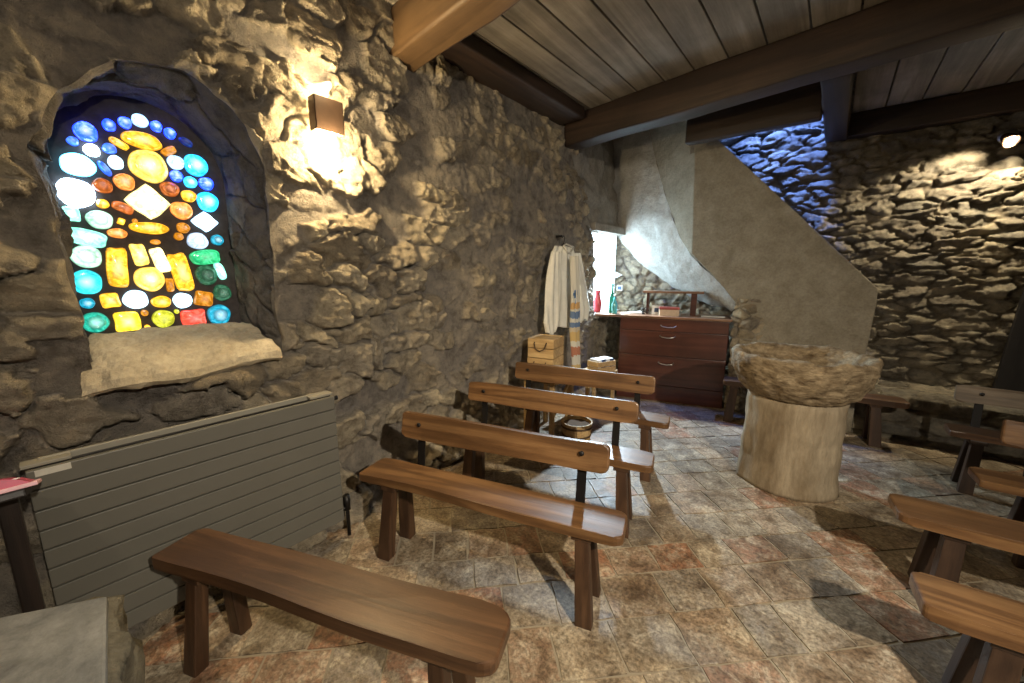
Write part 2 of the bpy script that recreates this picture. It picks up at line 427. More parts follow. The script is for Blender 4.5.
# niche tunnel: from the mouth to the glass
IN = dict(y0=.098, y1=.735, z0=1.265, spr=2.02, rise=.34)
nS, nD = 420, 44
P = np.zeros((nS, nD, 3)); UU = np.zeros((nS, nD)); VV = np.zeros((nS, nD))
for i in range(nS):
    s = i / (nS - 1)
    a = arch_pt(s % 1.0, A_Y0, A_Y1, A_Z0, A_SPR, A_RISE); b = arch_pt(s % 1.0, **IN)
    for j in range(nD):
        t = j / (nD - 1)
        P[i, j] = (-2.262 + (GX + 2.252) * t, a[0] + (b[0] - a[0]) * t, a[1] + (b[1] - a[1]) * t)
        UU[i, j] = s * 3.3; VV[i, j] = t * .38
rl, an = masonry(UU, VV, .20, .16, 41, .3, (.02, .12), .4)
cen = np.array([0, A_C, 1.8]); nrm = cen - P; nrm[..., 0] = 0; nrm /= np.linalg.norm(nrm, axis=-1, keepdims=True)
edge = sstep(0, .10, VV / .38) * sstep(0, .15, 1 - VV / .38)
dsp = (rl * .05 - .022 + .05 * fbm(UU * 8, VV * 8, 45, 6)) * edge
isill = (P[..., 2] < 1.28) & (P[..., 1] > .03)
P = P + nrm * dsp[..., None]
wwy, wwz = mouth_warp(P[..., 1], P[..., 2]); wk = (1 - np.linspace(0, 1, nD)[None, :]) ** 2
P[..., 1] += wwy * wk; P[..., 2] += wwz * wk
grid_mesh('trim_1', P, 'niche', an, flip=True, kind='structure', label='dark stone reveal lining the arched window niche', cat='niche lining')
# sill: one big sloping slab with a broken front edge
bm = bmesh.new()
n = 26
top = [];
for i in range(n + 1):
    t = i / n; y = .07 + (.775 - .07) * t
    fz = 1.125 - .03 * (1 - t) + .012 * math.sin(9 * t); 
    row = []
    for j in range(14):
        q = j / 13
        x = -2.205 + .02 * math.sin(7 * t) + (GX + .04 + 2.205) * q
        z = fz + (1.262 - fz) * min(1, q / .8) ** .8 + .035
        row.append(bm.verts.new((x, y + (.13 - .05) * q * (1 - t) - (.05) * q * t, z)))
    row0 = [bm.verts.new((row[0].co.x - .01, row[0].co.y, row[0].co.z - .05)), bm.verts.new((row[0].co.x + .012, row[0].co.y, row[0].co.z - .03))]
    top.append([bm.verts.new((GX + .05, row[-1].co.y, row[0].co.z - .09))][:1] + row0 + row)
for a, b in zip(top, top[1:]):
    for k in range(len(a) - 1): bm.faces.new((a[k], a[k + 1], b[k + 1], b[k]))
for e in (top[0], top[-1]): bm.faces.new(e)
bmesh.ops.subdivide_edges(bm, edges=bm.edges, cuts=1, use_grid_fill=True)
bmesh.ops.recalc_face_normals(bm, faces=bm.faces)
roughen(bm, .014, 13, 3, 6)
from_bm('trim_2', bm, 'sill', kind='structure', label='pale sloping stone sill under the coloured glass window', cat='window sill')

# ------------------------------------------------------------------ coloured bottle-glass window
win = empty('window_1', (GX, .42, 1.27), kind='structure', label='arched window of round coloured bottle glass set in dark mortar', cat='stained glass window')
win.matrix_world.translation = (GX, .42, 1.27)
def wchild(name, bm, mat, **kw):
    for v in bm.verts: v.co -= Vector((GX, .42, 1.27))
    return from_bm(name, bm, mat, win, **kw)
bm = bmesh.new()
pts = [arch_pt(i / 80 * .999, .07, .78, 1.20, 2.02, .38) for i in range(80)]
prism(bm, [(GX - .03, y, z) for y, z in pts], (.02, 0, 0))
wchild('mortar_panel', bm, 'matrix')

GC = dict(deep=((.01, .04, .95), 6.0), blue=((.03, .12, .85), 2.0), dim=((.03, .06, .35), .6), pale=((.35, .62, 1.), 3.0), sky=((.45, .75, 1.), 4.0),
          white=((.30, .62, 1.), 13.0), cyanw=((.12, .62, 1.), 8.0), cyan=((.02, .42, .95), 3.2), aqua=((.03, .60, .72), 2.0), teal=((.01, .28, .42), 1.6),
          mint=((.25, .85, .62), 2.4), pgreen=((.45, .85, .6), 2.0), green=((.02, .42, .15), 1.6), dgreen=((.03, .14, .07), .9), gring=((.02, .40, .28), 1.5),
          orange=((.95, .28, .05), 1.5), brown=((.5, .12, .02), 1.2), amber=((.95, .42, .02), 1.7), amberd=((.6, .22, .01), 1.1), gold=((1., .60, .10), 2.2),
          pgold=((1., .78, .30), 3.0), yellow=((1., .62, .03), 2.2), red=((.85, .07, .04), 1.7), lime=((.50, .52, .03), 1.5), lilac=((.45, .6, .85), 2.0))
GM = {}
pieces = [  # centre and size as seen, turn, outline, colour, rings
 (85.7,131.4,25,20,0,'o','deep',0),(72.7,141,13,9,20,'o','blue',0),(109,125,14,12,0,'o','deep',0),(125,122.5,14,11.5,0,'o','deep',0),(140,120.5,17,13,10,'o','pale',0),
 (91.8,150,17,12.5,0,'o','white',0),(109.5,148.5,15,10.5,0,'o','blue',0),(78,164.7,37,23,0,'o','cyanw',1),(115.7,162.4,16,14,0,'o','sky',1),(104.7,168.5,9,16,-30,'o','blue',0),
 (76,192.7,40,29,0,'o','white',0),(102.8,185.6,21,15,20,'o','brown',1),(124.7,181.8,22,17,0,'o','orange',1),(102.8,203.7,13.5,9.5,0,'o','amber',0),(123.2,207.5,23,10,25,'c','brown',0),
 (71.4,213.8,18,15,0,'r','mint',0),(100,219.5,28,19,0,'o','pgreen',2),(121.3,221.4,7.5,6.5,20,'r','amber',0),(119,143.4,21,7,30,'c','amber',0),(142.5,140.5,41,17,4,'o','amber',1),
 (149,166,40,33,0,'o','gold',3),(148.5,202,47,36,0,'d','pgold',0),(150,228,41,12,0,'o','amber',1),(156.3,126.3,12,11,0,'o','deep',0),(170,133.3,12,11,0,'o','deep',0),
 (186,142,15,7.5,30,'o','dim',0),(169,151,17,8,-35,'c','amberd',0),(176,162.4,17,14,0,'o','pale',1),(196.2,165.3,24,22,0,'o','cyan',1),(176.6,176,13,11.5,0,'o','deep',0),
 (190.5,182.2,13.5,11.5,0,'o','cyan',1),(206.5,183.7,15,13,0,'o','deep',0),(170,189,20,15,0,'o','brown',2),(189,196,15.5,12,0,'o','amber',1),(208,201.8,22,20,0,'o','cyan',1),
 (182,210.4,23,18,0,'o','orange',0),(205.2,221.8,28,21,0,'d','sky',0),(183.4,227.9,13.5,11,0,'o','amberd',1),(86.6,237.4,43,17,14,'c','mint',1),(117.7,233.2,21,10,0,'o','orange',1),
 (86.6,256.6,33,23,0,'o','pgreen',2),(86.6,282.2,34,25,0,'o','aqua',1),(87.5,303.3,16.5,11,0,'o','teal',1),(95.8,322.5,29,21,0,'o','gring',2),(117.7,267.6,22,40,4,'r','amber',0),
 (139.7,254.8,16,22,-8,'r','gold',0),(150,279,32,25,0,'o','gold',3),(110.4,300.5,20,15,-6,'r','amber',0),(136,299.6,26.5,19,0,'o','sky',0),(127.8,321.6,27,20,-2,'r','yellow',1),
 (144.8,313,8,6.5,0,'o','amberd',0),(147.5,327.4,6.5,5.5,0,'o','amber',0),(155.6,242,11,5.5,0,'o','amberd',0),(160.5,260.3,15,25,-14,'r','pgold',0),(181.7,272.2,20,38,-8,'r','amber',0),
 (170.2,285,8,14,0,'r','amberd',0),(198,241,22,17,0,'o','lilac',2),(217.4,240,13,11,0,'o','teal',2),(178.8,236.5,10,8,0,'o','amberd',0),(205.9,257.2,31,15,-8,'c','green',1),
 (206.8,275,23,21,0,'o','dgreen',2),(220.5,271,9,18,-16,'c','mint',0),(222.4,292.8,19,17,0,'o','dgreen',2),(219.6,314.8,24,21,0,'o','teal',2),(194,318,25.5,17,-2,'r','red',0),
 (163.8,318.8,23.5,18,0,'o','lime',1),(161.6,301.8,21,12,0,'o','amber',1),(183,300.5,20,15.5,0,'o','sky',0),(204,298.7,19,15,12,'r','amberd',1),(176.6,311.5,5,4.5,0,'o','lime',0),
 (135,221,6,5,0,'o','amberd',0)]
for (px, py, w, h, rot, shp, colk, rings) in pieces:
    c0 = on_x(px, py, GX); dy = (on_x(px + 1, py, GX).y - on_x(px - 1, py, GX).y) / 2; dz = abs(on_x(px, py + 1, GX).z - on_x(px, py - 1, GX).z) / 2
    ry, rz_ = w / 2 * abs(dy) * 1.0, h / 2 * dz * 1.0
    if colk not in GM: GM[colk] = glass_mat('glass_' + colk, *GC[colk])
    bm = bmesh.new(); na = 36; nr = 9
    cth, sth = math.cos(-math.radians(rot)), math.sin(-math.radians(rot))
    verts = []; cols = []
    for k in range(nr + 1):
        f = k / nr; rowv = []
        for a in range(na):
            th = 2 * PI * a / na; c, s = math.cos(th), math.sin(th)
            if shp == 'o': q = 1 / ((abs(c) ** 2.1 + abs(s) ** 2.1) ** (1 / 2.1))
            elif shp == 'r': q = 1 / ((abs(c) ** 7 + abs(s) ** 7) ** (1 / 7))
            elif shp == 'c': q = 1 / ((abs(c) ** 3.2 + abs(s) ** 3.2) ** (1 / 3.2))
            else: q = 1 / ((abs(c) ** 1.12 + abs(s) ** 1.12) ** (1 / 1.12))
            q *= 1 + .025 * math.sin(3 * th + px) + .018 * math.sin(5 * th + py)
            yy, zz = c * q * ry * f, s * q * rz_ * f
            yy, zz = yy * cth - zz * sth, yy * sth + zz * cth
            bulge = .020 * (1 - f ** 2.5) + .004 * math.cos(f * PI * 2 * max(1, rings)) * (1 if rings else 0)
            rowv.append(bm.verts.new((GX + .004 + bulge if k < nr else GX - .012, c0.y + yy, c0.z + zz)))
            if k == 0: break
        verts.append(rowv)
        rim = 1 - .85 * (f > .93) - (.55 * (0.5 + .5 * math.cos(f * PI * 2 * rings)) * (f > .25) if rings > 1 else 0) - (.35 * (.68 < f < .86) if rings == 1 else 0)
        hot = max(0, 1 - f * 1.7) * (.55 if colk in ('gold', 'pgold', 'cyan', 'cyanw', 'sky', 'aqua', 'gring', 'mint', 'pgreen', 'lilac', 'teal') else .4 if colk in ('amber', 'orange', 'yellow') else .15)
        if colk == 'white': hot = 1 - f * .6; rim = max(rim, .6)
        cols += [(hot, max(0, rim), 0)] * len(rowv)
    for k in range(nr):
        a_, b_ = verts[k], verts[k + 1]
        for a in range(na):
            a2 = (a + 1) % na
            if len(a_) == 1: bm.faces.new((a_[0], b_[a], b_[a2]))
            else: bm.faces.new((a_[a], a_[a2], b_[a2], b_[a]))
    o = wchild('bottle_glass', bm, GM[colk], smooth=True)
    add_attr(o.data, 'ring', np.array(cols))

# ------------------------------------------------------------------ FAR WALL (right back), END WALL, RIGHT AND BACK
def plain_stone_wall(name, O, dirv, nrmv, L, Hh, step, cu, cv, seed, amp, mat, label, joint=(.03, .2), z0=0, jag=.02, bury=0):
    nu, nv = int(L / step), int((Hh - z0) / step)
    U, V = np.meshgrid(np.linspace(0, L, nu), np.linspace(z0, Hh, nv), indexing='ij')
    rel, a = masonry(U, V, cu, cv, seed, .6, joint, 1.0, bury)
    d = rel * amp - amp * .5 + .05 * fbm(U * 1.3, V * 1.3, seed + 3, 4) + (.012 + .024 * a[..., 1]) * fbm(U * 12, V * 20, seed + 7, 6, .62)
    P = np.stack([O[0] + dirv[0] * U + nrmv[0] * d, O[1] + dirv[1] * U + nrmv[1] * d, V], -1)
    return grid_mesh(name, P, mat, a, flip=False, kind='structure', label=label, cat='wall')
plain_stone_wall('wall_far', (-1.6, 5.68, 0), (1, .0, 0), (0, -1, 0), 5.0, 4.4, .0125, .25, .095, 101, .075, 'schist',
                 'far wall of thin coursed stones behind the font and stair', (.03, .2))
plain_stone_wall('wall_end', (-2.75, 5.46, 0), (1, 0, 0), (0, -1, 0), 1.42, 3.6, .016, .17, .11, 131, .05, 'rubble',
                 'stone wall behind the chest under the stair soffit', (.03, .2))
plain_stone_wall('wall_right', (3.4, 5.8, 0), (0, -1, 0), (-1, 0, 0), 7.8, 3.25, .04, .3, .16, 151, .06, 'rubble', 'stone wall on the right beyond the right-hand benches')
plain_stone_wall('wall_back', (3.4, -2.0, 0), (-1, 0, 0), (0, 1, 0), 5.9, 3.25, .04, .3, .16, 161, .06, 'rubble', 'stone wall behind the altar block')

plain_stone_wall('trim_8', (-1.4, 5.47, 0), (1, 0, 0), (0, -1, 0), .66, 1.42, .016, .17, .11, 133, .05, 'rubble', 'low stonework behind the right end of the chest')
# stone ledge along the foot of the far wall
def stone_block(name, poly, z0, z1, mat, amp, step, seed, cu, cv, label, cat, kind=None, topamp=.5):
    """low masonry with visible front and top: section swept along poly (front line from left to right), depth to the wall"""
    pass
U, V = np.meshgrid(np.linspace(0, 1.75, 150), np.linspace(0, 1.22, 100), indexing='ij')   # V: up the front (.43) then back over the top
rel, a = masonry(U, V, .36, .15, 171, .3, (.03, .2), .6)
d = rel * .05 - .02 + .04 * fbm(U * 2, V * 2, 177, 4) + .025 * fbm(U * 14, V * 14, 178, 4)
fr = np.minimum(V, .42); back = np.maximum(V - .42, 0)
cor = sstep(.36, .48, V)
PX = -.30 + U; PY = 4.96 + .03 * U + back - d * (1 - cor); PZ = fr + d * cor
grid_mesh('trim_3', np.stack([PX, PY, PZ], -1), 'schist', a, flip=False, kind='structure', label='low stone ledge along the foot of the far wall', cat='stone ledge')

# left wall goes on above and beyond the small window in the corner
def strip(name, L1, L2, n2, mat, amp, freq, seed, mid=0.0, midv=(0, 0, 0), sub=10, **kw):
    """surface lofted between two polylines of equal length"""
    def res(L):
        out = []
        for a, b in zip(L, L[1:]):
            for k in range(sub): out.append(Vector(a).lerp(Vector(b), k / sub))
        out.append(Vector(L[-1])); return out
    A, B = res(L1), res(L2)
    for _ in range(5):
        for L in (A, B):
            for i in range(1, len(L) - 1): L[i] = (L[i - 1] + L[i] * 2 + L[i + 1]) / 4
    bm = bmesh.new(); rows = []
    for p, q in zip(A, B):
        rows.append([bm.verts.new(p.lerp(q, k / n2) + Vector(midv) * mid * math.sin(PI * k / n2)) for k in range(n2 + 1)])
    for a, b in zip(rows, rows[1:]):
        for k in range(n2): bm.faces.new((a[k], a[k + 1], b[k + 1], b[k]))
    roughen(bm, amp, freq, seed)
    return from_bm(name, bm, mat, smooth=True, kind='structure', **kw)
le = lambda z: (float(wall_x(np.array(4.3))) - .03, float(left_end(np.array(z))) - .14, z)
strip('wall_corner', [le(3.6), le(2.9), le(2.5), le(2.2), le(2.06)],
      [(-2.60, 5.46, 3.6), (-2.56, 5.46, 2.9), (-2.50, 5.46, 2.5), (-2.47, 5.46, 2.2), (-2.47, 5.46, 2.075)], 30, 'corner', .07, 5, 4,
      label='rough grey plaster in the corner above the small window', cat='wall')
# window recess in the corner: jamb, head, pane, sill
win2 = empty('window_2', (-2.58, 4.93, 1.0), kind='structure', label='small bright frosted window in the corner above the chest end', cat='window')
off2 = Vector((-2.58, 4.93, 1.0))
bm = bmesh.new(); prism(bm, [Vector((-2.60, 4.50, 1.0)) - off2, Vector((-2.47, 5.36, 1.0)) - off2, Vector((-2.47, 5.36, 2.12)) - off2, Vector((-2.60, 4.50, 2.12)) - off2], (-.02, 0, 0))
from_bm('pane', bm, emit_mat('daylit_frosted_pane', (.60, .84, 1.0), 5.0), win2)
bm = bmesh.new(); bx(bm, -2.66, -2.33, 4.46, 5.46, 2.075, 2.17, .01)
for v in bm.verts: v.co -= off2
from_bm('lintel', bm, 'corner', win2)
bm = bmesh.new(); prism(bm, [(-2.68, 4.36, .98), (-2.30, 4.585, .98), (-2.33, 5.2, .98), (-2.40, 5.44, .98), (-2.68, 5.44, .98)], (0, 0, .05), .01)
for v in bm.verts: v.co -= off2
from_bm('sill', bm, 'soffit', win2)
plain_stone_wall('wall_recess', (-2.42, 4.58, 0), (0, 1, 0), (1, 0, 0), .88, .99, .016, .15, .1, 191, .05, 'rubble', 'stone under the small corner window beside the chest')

# ------------------------------------------------------------------ stair: soffit, cheek, parapet, pier
oy = on_y
strip('trim_4',
      [oy(643, 95, 5.35), oy(649, 130, 5.32), oy(657, 165, 5.26), oy(666, 198, 5.18), oy(680, 238, 5.06), oy(692, 256, 4.99), oy(715, 278, 4.97), oy(739, 304, 4.96)],
      [oy(610, 95, 5.42), oy(611, 145, 5.42), oy(613, 190, 5.42), oy(616, 236, 5.42), oy(640, 263, 5.42), oy(670, 285.5, 5.42), oy(703, 303, 5.40), oy(728, 308, 5.25)],
      26, 'soffit', .022, 5, 9, .06, (0, -.6, -.8), label='white plastered soffit sloping down beneath the stair', cat='stair soffit')
L1s = [oy(643, 95, 5.35), oy(649, 130, 5.32), oy(657, 165, 5.26), oy(666, 198, 5.18), oy(680, 238, 5.06), oy(692, 256, 4.99), oy(715, 278, 4.97), oy(739, 304, 4.96)]
strip('trim_5', L1s, [oy(698, 95, 4.955), oy(697, 130, 4.955), oy(696, 165, 4.955), oy(695, 198, 4.955), oy(694, 238, 4.955), oy(693, 256, 4.957), oy(715, 277, 4.96), oy(739, 303, 4.955)], 8, 'plaster', .004, 3, 2,
      label='narrow plaster cheek between white soffit and parapet', cat='stair cheek')
bm = bmesh.new()
par = [oy(695, 120, 4.95), oy(700, 120, 4.95), oy(718, 140, 4.95), oy(800, 216, 4.95), oy(878, 289, 4.95), oy(877, 300, 4.95), oy(866, 352, 4.95), Vector((.29, 4.95, .55)), Vector((.29, 4.95, 0)), Vector((-.72, 4.95, 0)), oy(741, 345, 4.95),
       oy(738, 303, 4.95), oy(715, 277, 4.95), oy(691, 254, 4.95)]
prism(bm, par, (0, .13, 0), .014)
bmesh.ops.triangulate(bm, faces=[f for f in bm.faces if len(f.verts) > 4])
from_bm('trim_6', bm, 'plaster', kind='structure', label='tall sloping beige plaster parapet of the stair behind the font', cat='stair parapet')
# stair steps behind the parapet
bm = bmesh.new()
for k in range(8):
    x1 = .62 - .19 * k
    bx(bm, x1 - .26 if k < 7 else -1.4, x1, 5.09, 5.64, 0 if k == 0 else .20 * k + .3, .3 + .21 * (k + 1) - .1, .01)
from_bm('stair_steps', bm, 'plaster', kind='structure', label='stone stair steps climbing behind the plaster parapet', cat='stair')
# rough stone pier at the foot of the soffit
n1, n2 = 70, 110
U, V = np.meshgrid(np.linspace(0, .72, n1), np.linspace(0, 1.30, n2), indexing='ij')
rel, a = masonry(U + 4, V, .17, .105, 211, .3, (.03, .2), .6)
d = rel * .05 - .02 + .03 * fbm(U * 9, V * 9, 217, 4)
prof_x = np.where(U < .30, -.835, -.835 + (U - .30)); prof_y = np.where(U < .30, 5.26 - U, 4.955)
cor = sstep(.2, .4, U); fade = 1 - sstep(.50, .72, U + .08 * (V > 1.1))
topf = 1 - sstep(1.2, 1.3, V) * .6
PX = prof_x - d * (1 - cor) * topf + .03 * (1 - topf); PY = prof_y - (d + .02) * cor * fade + .03 * (1 - fade)
grid_mesh('trim_7', np.stack([PX, PY, V * .985], -1), 'rubble', a, flip=False, kind='structure', label='rough stone pier between chest and plaster parapet', cat='stone pier')

# ------------------------------------------------------------------ FLOOR
rs = random.Random(5)
bm = bmesh.new(); lay = bm.verts.layers.float_color.new('stone')
ca, sa = math.cos(math.radians(45.7)), math.sin(math.radians(45.7))
def w2(u, v): return (u * ca - v * sa, u * sa + v * ca)
g = .005
v = -5.2; 
while v < 6.2:
    hv = rs.choice((.205, .225, .25))
    u = -3.2 + rs.random() * .3
    while u < 7.2:
        hu = rs.choice((.20, .225, .25, .27, .30))
        cx, cy_ = w2(u + hu / 2, v + hv / 2)
        if -2.75 < cx < 3.5 and -2.1 < cy_ < 5.9:
            t = (rs.random(), 1.0, rs.random()); dz = rs.uniform(-.001, .0015); tl = rs.uniform(-.0025, .0025), rs.uniform(-.0025, .0025)
            nsub = 3
            grid = []
            for i in range(nsub + 1):
                rw = []
                for j in range(nsub + 1):
                    uu = u + g + (hu - 2 * g) * i / nsub; vv = v + g + (hv - 2 * g) * j / nsub
                    uu += rs.uniform(-.005, .005); vv += rs.uniform(-.005, .005)
                    x, y = w2(uu, vv)
                    q = bm.verts.new((x, y, dz + tl[0] * (i / nsub - .5) + tl[1] * (j / nsub - .5) + rs.uniform(-.0012, .0012)))
                    q[lay] = (*t, 1); rw.append(q)
                grid.append(rw)
            for i in range(nsub):
                for j in range(nsub): bm.faces.new((grid[i][j], grid[i + 1][j], grid[i + 1][j + 1], grid[i][j + 1]))
            b_ = [grid[i][0] for i in range(nsub + 1)] + [grid[nsub][j] for j in range(1, nsub + 1)] + [grid[i][nsub] for i in range(nsub - 1, -1, -1)] + [grid[0][j] for j in range(nsub - 1, 0, -1)]
            lo = []
            for q in b_:
                w = bm.verts.new((q.co.x, q.co.y, -.012)); w[lay] = (*t, 1); lo.append(w)
            for i in range(len(b_)): bm.faces.new((b_[i], lo[i], lo[(i + 1) % len(b_)], b_[(i + 1) % len(b_)]))
        u += hu
    v += hv
q = [bm.verts.new(p) for p in ((-3, -2.1, -.0042), (3.5, -2.1, -.0042), (3.5, 5.9, -.0042), (-3, 5.9, -.0042))]
for w in q: w[lay] = (.5, 0, .5, 1)
bm.faces.new(q)
def floor_mat():
    m, nt, b = new_mat('worn_floor_tiles')
    at = N(nt, 'ShaderNodeAttribute'); at.attribute_name = 'stone'
    sp = N(nt, 'ShaderNodeSeparateColor'); nt.links.new(at.outputs['Color'], sp.inputs[0])
    r = ramp(nt, [(0, (.22, .18, .13)), (.22, (.30, .245, .175)), (.42, (.20, .18, .155)), (.6, (.26, .185, .12)), (.80, (.31, .255, .185)), (.92, (.24, .12, .07)), (1, (.28, .14, .08))])
    r.color_ramp.interpolation = 'CONSTANT' if False else 'LINEAR'
    nt.links.new(sp.outputs[0], r.inputs[0])
    v = coords(nt)
    n1 = noise_tex(nt, 7.5, 10, .75, v, .8)
    r1 = ramp(nt, [(.40, (.07, .042, .022)), (.49, (.19, .145, .095)), (.58, (.42, .37, .28))]); nt.links.new(n1, r1.inputs[0])
    n0 = noise_tex(nt, 17, 7, .75, v, .5)
    r0 = ramp(nt, [(.40, (0, 0, 0)), (.56, (1, 1, 1))]); nt.links.new(n0, r0.inputs[0])
    sepf = N(nt, 'ShaderNodeMath'); sepf.operation = 'MULTIPLY'; sepf.inputs[1].default_value = .72; nt.links.new(r0.outputs[0], sepf.inputs[0])
    c = mixc(nt, sepf.outputs[0], r.outputs[0], r1.outputs[0])
    nb = noise_tex(nt, 60, 5, .7, v)
    rb = ramp(nt, [(.35, (.5, .48, .45)), (.6, (1.22, 1.2, 1.17))]); nt.links.new(nb, rb.inputs[0])
    c = mixc(nt, 1.0, c, rb.outputs[0], 'MULTIPLY')
    nl = noise_tex(nt, 2.3, 6, .65, v, .6)
    rl_ = ramp(nt, [(.36, (.62, .56, .50)), (.5, (1, 1, 1)), (.63, (1.3, 1.28, 1.25))]); nt.links.new(nl, rl_.inputs[0])
    c = mixc(nt, 1.0, c, rl_.outputs[0], 'MULTIPLY')
    c = mixc(nt, sp.outputs[1], (.27, .225, .16), c)
    nt.links.new(c, b.inputs['Base Color'])
    rr = ramp(nt, [(.3, (.38, .38, .38)), (.7, (.62, .62, .62))]); nt.links.new(n1, rr.inputs[0]); nt.links.new(rr.outputs[0], b.inputs['Roughness'])
    b.inputs['Specular IOR Level'].default_value = .45
    p = bump(nt, b, n0, .35, .006); bump(nt, b, nb, .25, .003, p)
    return m
MAT['floor'] = floor_mat()
from_bm('floor', bm, 'floor', kind='structure', label='worn terracotta and stone tile floor laid diagonally', cat='floor')

# ------------------------------------------------------------------ CEILING
CZ = 3.17
bm = bmesh.new(); lay = bm.verts.layers.float_color.new('board')
def board(x0, x1, y0, y1):
    n0 = len(bm.verts); bx(bm, x0 + .006, x1 - .006, y0, y1, CZ + random.uniform(0, .006), CZ + .03, .003, 1)
    bm.verts.ensure_lookup_table(); o = (random.random() * 9, random.random() * 9, random.random() * 9, 1)
    for q in bm.verts[n0:]: q[lay] = o
x = -2.58
while x < 3.4:
    if x < -.3: board(x, x + .2525, -2.1, 4.58)
    else: board(x, x + .2525, -2.1, 5.75)
    x += .2525
from_bm('ceiling', bm, 'plank', kind='structure', label='ceiling of wide grey-brown wooden planks', cat='ceiling')
def beam(name, x0, x1, y0, y1, z0, z1, mat, label, axis=0, rough=.012, seed=0, tilt=0, **kw):
    bm = bmesh.new()
    L = (x1 - x0) if axis == 0 else (y1 - y0)
    bx(bm, x0, x1, y0, y1, z0, z1, .018, 2)
    n = int(L / .12)
    for k in range(1, n):
        co = (x0 + L * k / n, 0, 0) if axis == 0 else (0, y0 + L * k / n, 0)
        bmesh.ops.bisect_plane(bm, geom=bm.verts[:] + bm.edges[:] + bm.faces[:], plane_co=co, plane_no=(1, 0, 0) if axis == 0 else (0, 1, 0))
    roughen(bm, rough, 2.2, seed, 2)
    c = Vector(((x0 + x1) / 2, (y0 + y1) / 2, z0))
    for q in bm.verts: q.co -= c
    if axis == 1:
        R = Matrix.Rotation(-PI / 2, 3, 'Z')
        for q in bm.verts: q.co = R @ q.co
    return from_bm(name, bm, mat, loc=c, rot=(0, 0, (PI / 2 if axis else 0) + math.radians(tilt)), smooth=True, label=label, cat='beam', kind='structure', **kw)
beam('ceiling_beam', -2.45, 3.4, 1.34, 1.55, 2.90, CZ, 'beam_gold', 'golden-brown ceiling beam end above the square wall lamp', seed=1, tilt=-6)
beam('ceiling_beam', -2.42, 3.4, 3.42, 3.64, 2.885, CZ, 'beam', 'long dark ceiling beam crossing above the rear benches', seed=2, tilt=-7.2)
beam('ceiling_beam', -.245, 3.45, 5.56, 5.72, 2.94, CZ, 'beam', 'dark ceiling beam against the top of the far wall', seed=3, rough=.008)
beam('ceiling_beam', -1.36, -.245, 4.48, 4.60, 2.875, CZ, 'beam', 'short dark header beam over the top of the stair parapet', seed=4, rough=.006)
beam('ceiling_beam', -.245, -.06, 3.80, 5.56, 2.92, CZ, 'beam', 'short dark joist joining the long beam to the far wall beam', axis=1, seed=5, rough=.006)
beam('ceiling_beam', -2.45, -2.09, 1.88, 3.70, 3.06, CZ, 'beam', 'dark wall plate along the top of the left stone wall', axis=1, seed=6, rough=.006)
# stairwell shaft above the opening
bm = bmesh.new()
for (x0, x1, y0, y1, z0, z1) in ((-1.44, -1.385, 4.97, 5.75, 2.9, 4.4), (-.25, -.19, 4.56, 5.75, CZ + .03, 4.4), (-1.44, -.19, 4.54, 4.60, CZ + .01, 4.4), (-1.44, -1.38, 4.54, 4.98, CZ + .01, 4.4),
                                 (-2.75, -1.40, 4.50, 5.8, 3.6, 3.66), (-2.75, -1.40, 4.50, 4.56, CZ + .01, 3.64), (-1.46, -.19, 4.52, 5.8, 4.4, 4.46)): bx(bm, x0, x1, y0, y1, z0, z1)
from_bm('stairwell', bm, 'corner', kind='structure', label='plastered stairwell shaft above the stair opening', cat='stairwell')

# dark door at the right end of the far wall
d1 = empty('door_1', (1.72, 5.60, 0), kind='structure', label='dark plank door in far wall behind the rear right bench', cat='door')
bm = bmesh.new()
for k in range(6):
    xa = 1.30 + .15 * k; s0 = -.045 if k == 0 else 0; s1 = .05 if k == 0 else 0
    hexa(bm, [(xa + s0 - 1.72, -.03, .40), (xa + .146 - 1.72, -.03, .40), (xa + .146 - 1.72, .03, .40), (xa + s0 - 1.72, .03, .40)],
         [(xa + s1 - 1.72, -.03, 1.98), (xa + .146 - 1.72, -.03, 1.98), (xa + .146 - 1.72, .03, 1.98), (xa + s1 - 1.72, .03, 1.98)], .004)
from_bm('door_leaf', bm, 'door', d1)
bm = bmesh.new(); bx(bm, -.47, .55, -.035, .06, 1.98, 2.12, .01); bx(bm, .48, .55, -.035, .06, .4, 1.98, .01); from_bm('door_frame', bm, 'door', d1)

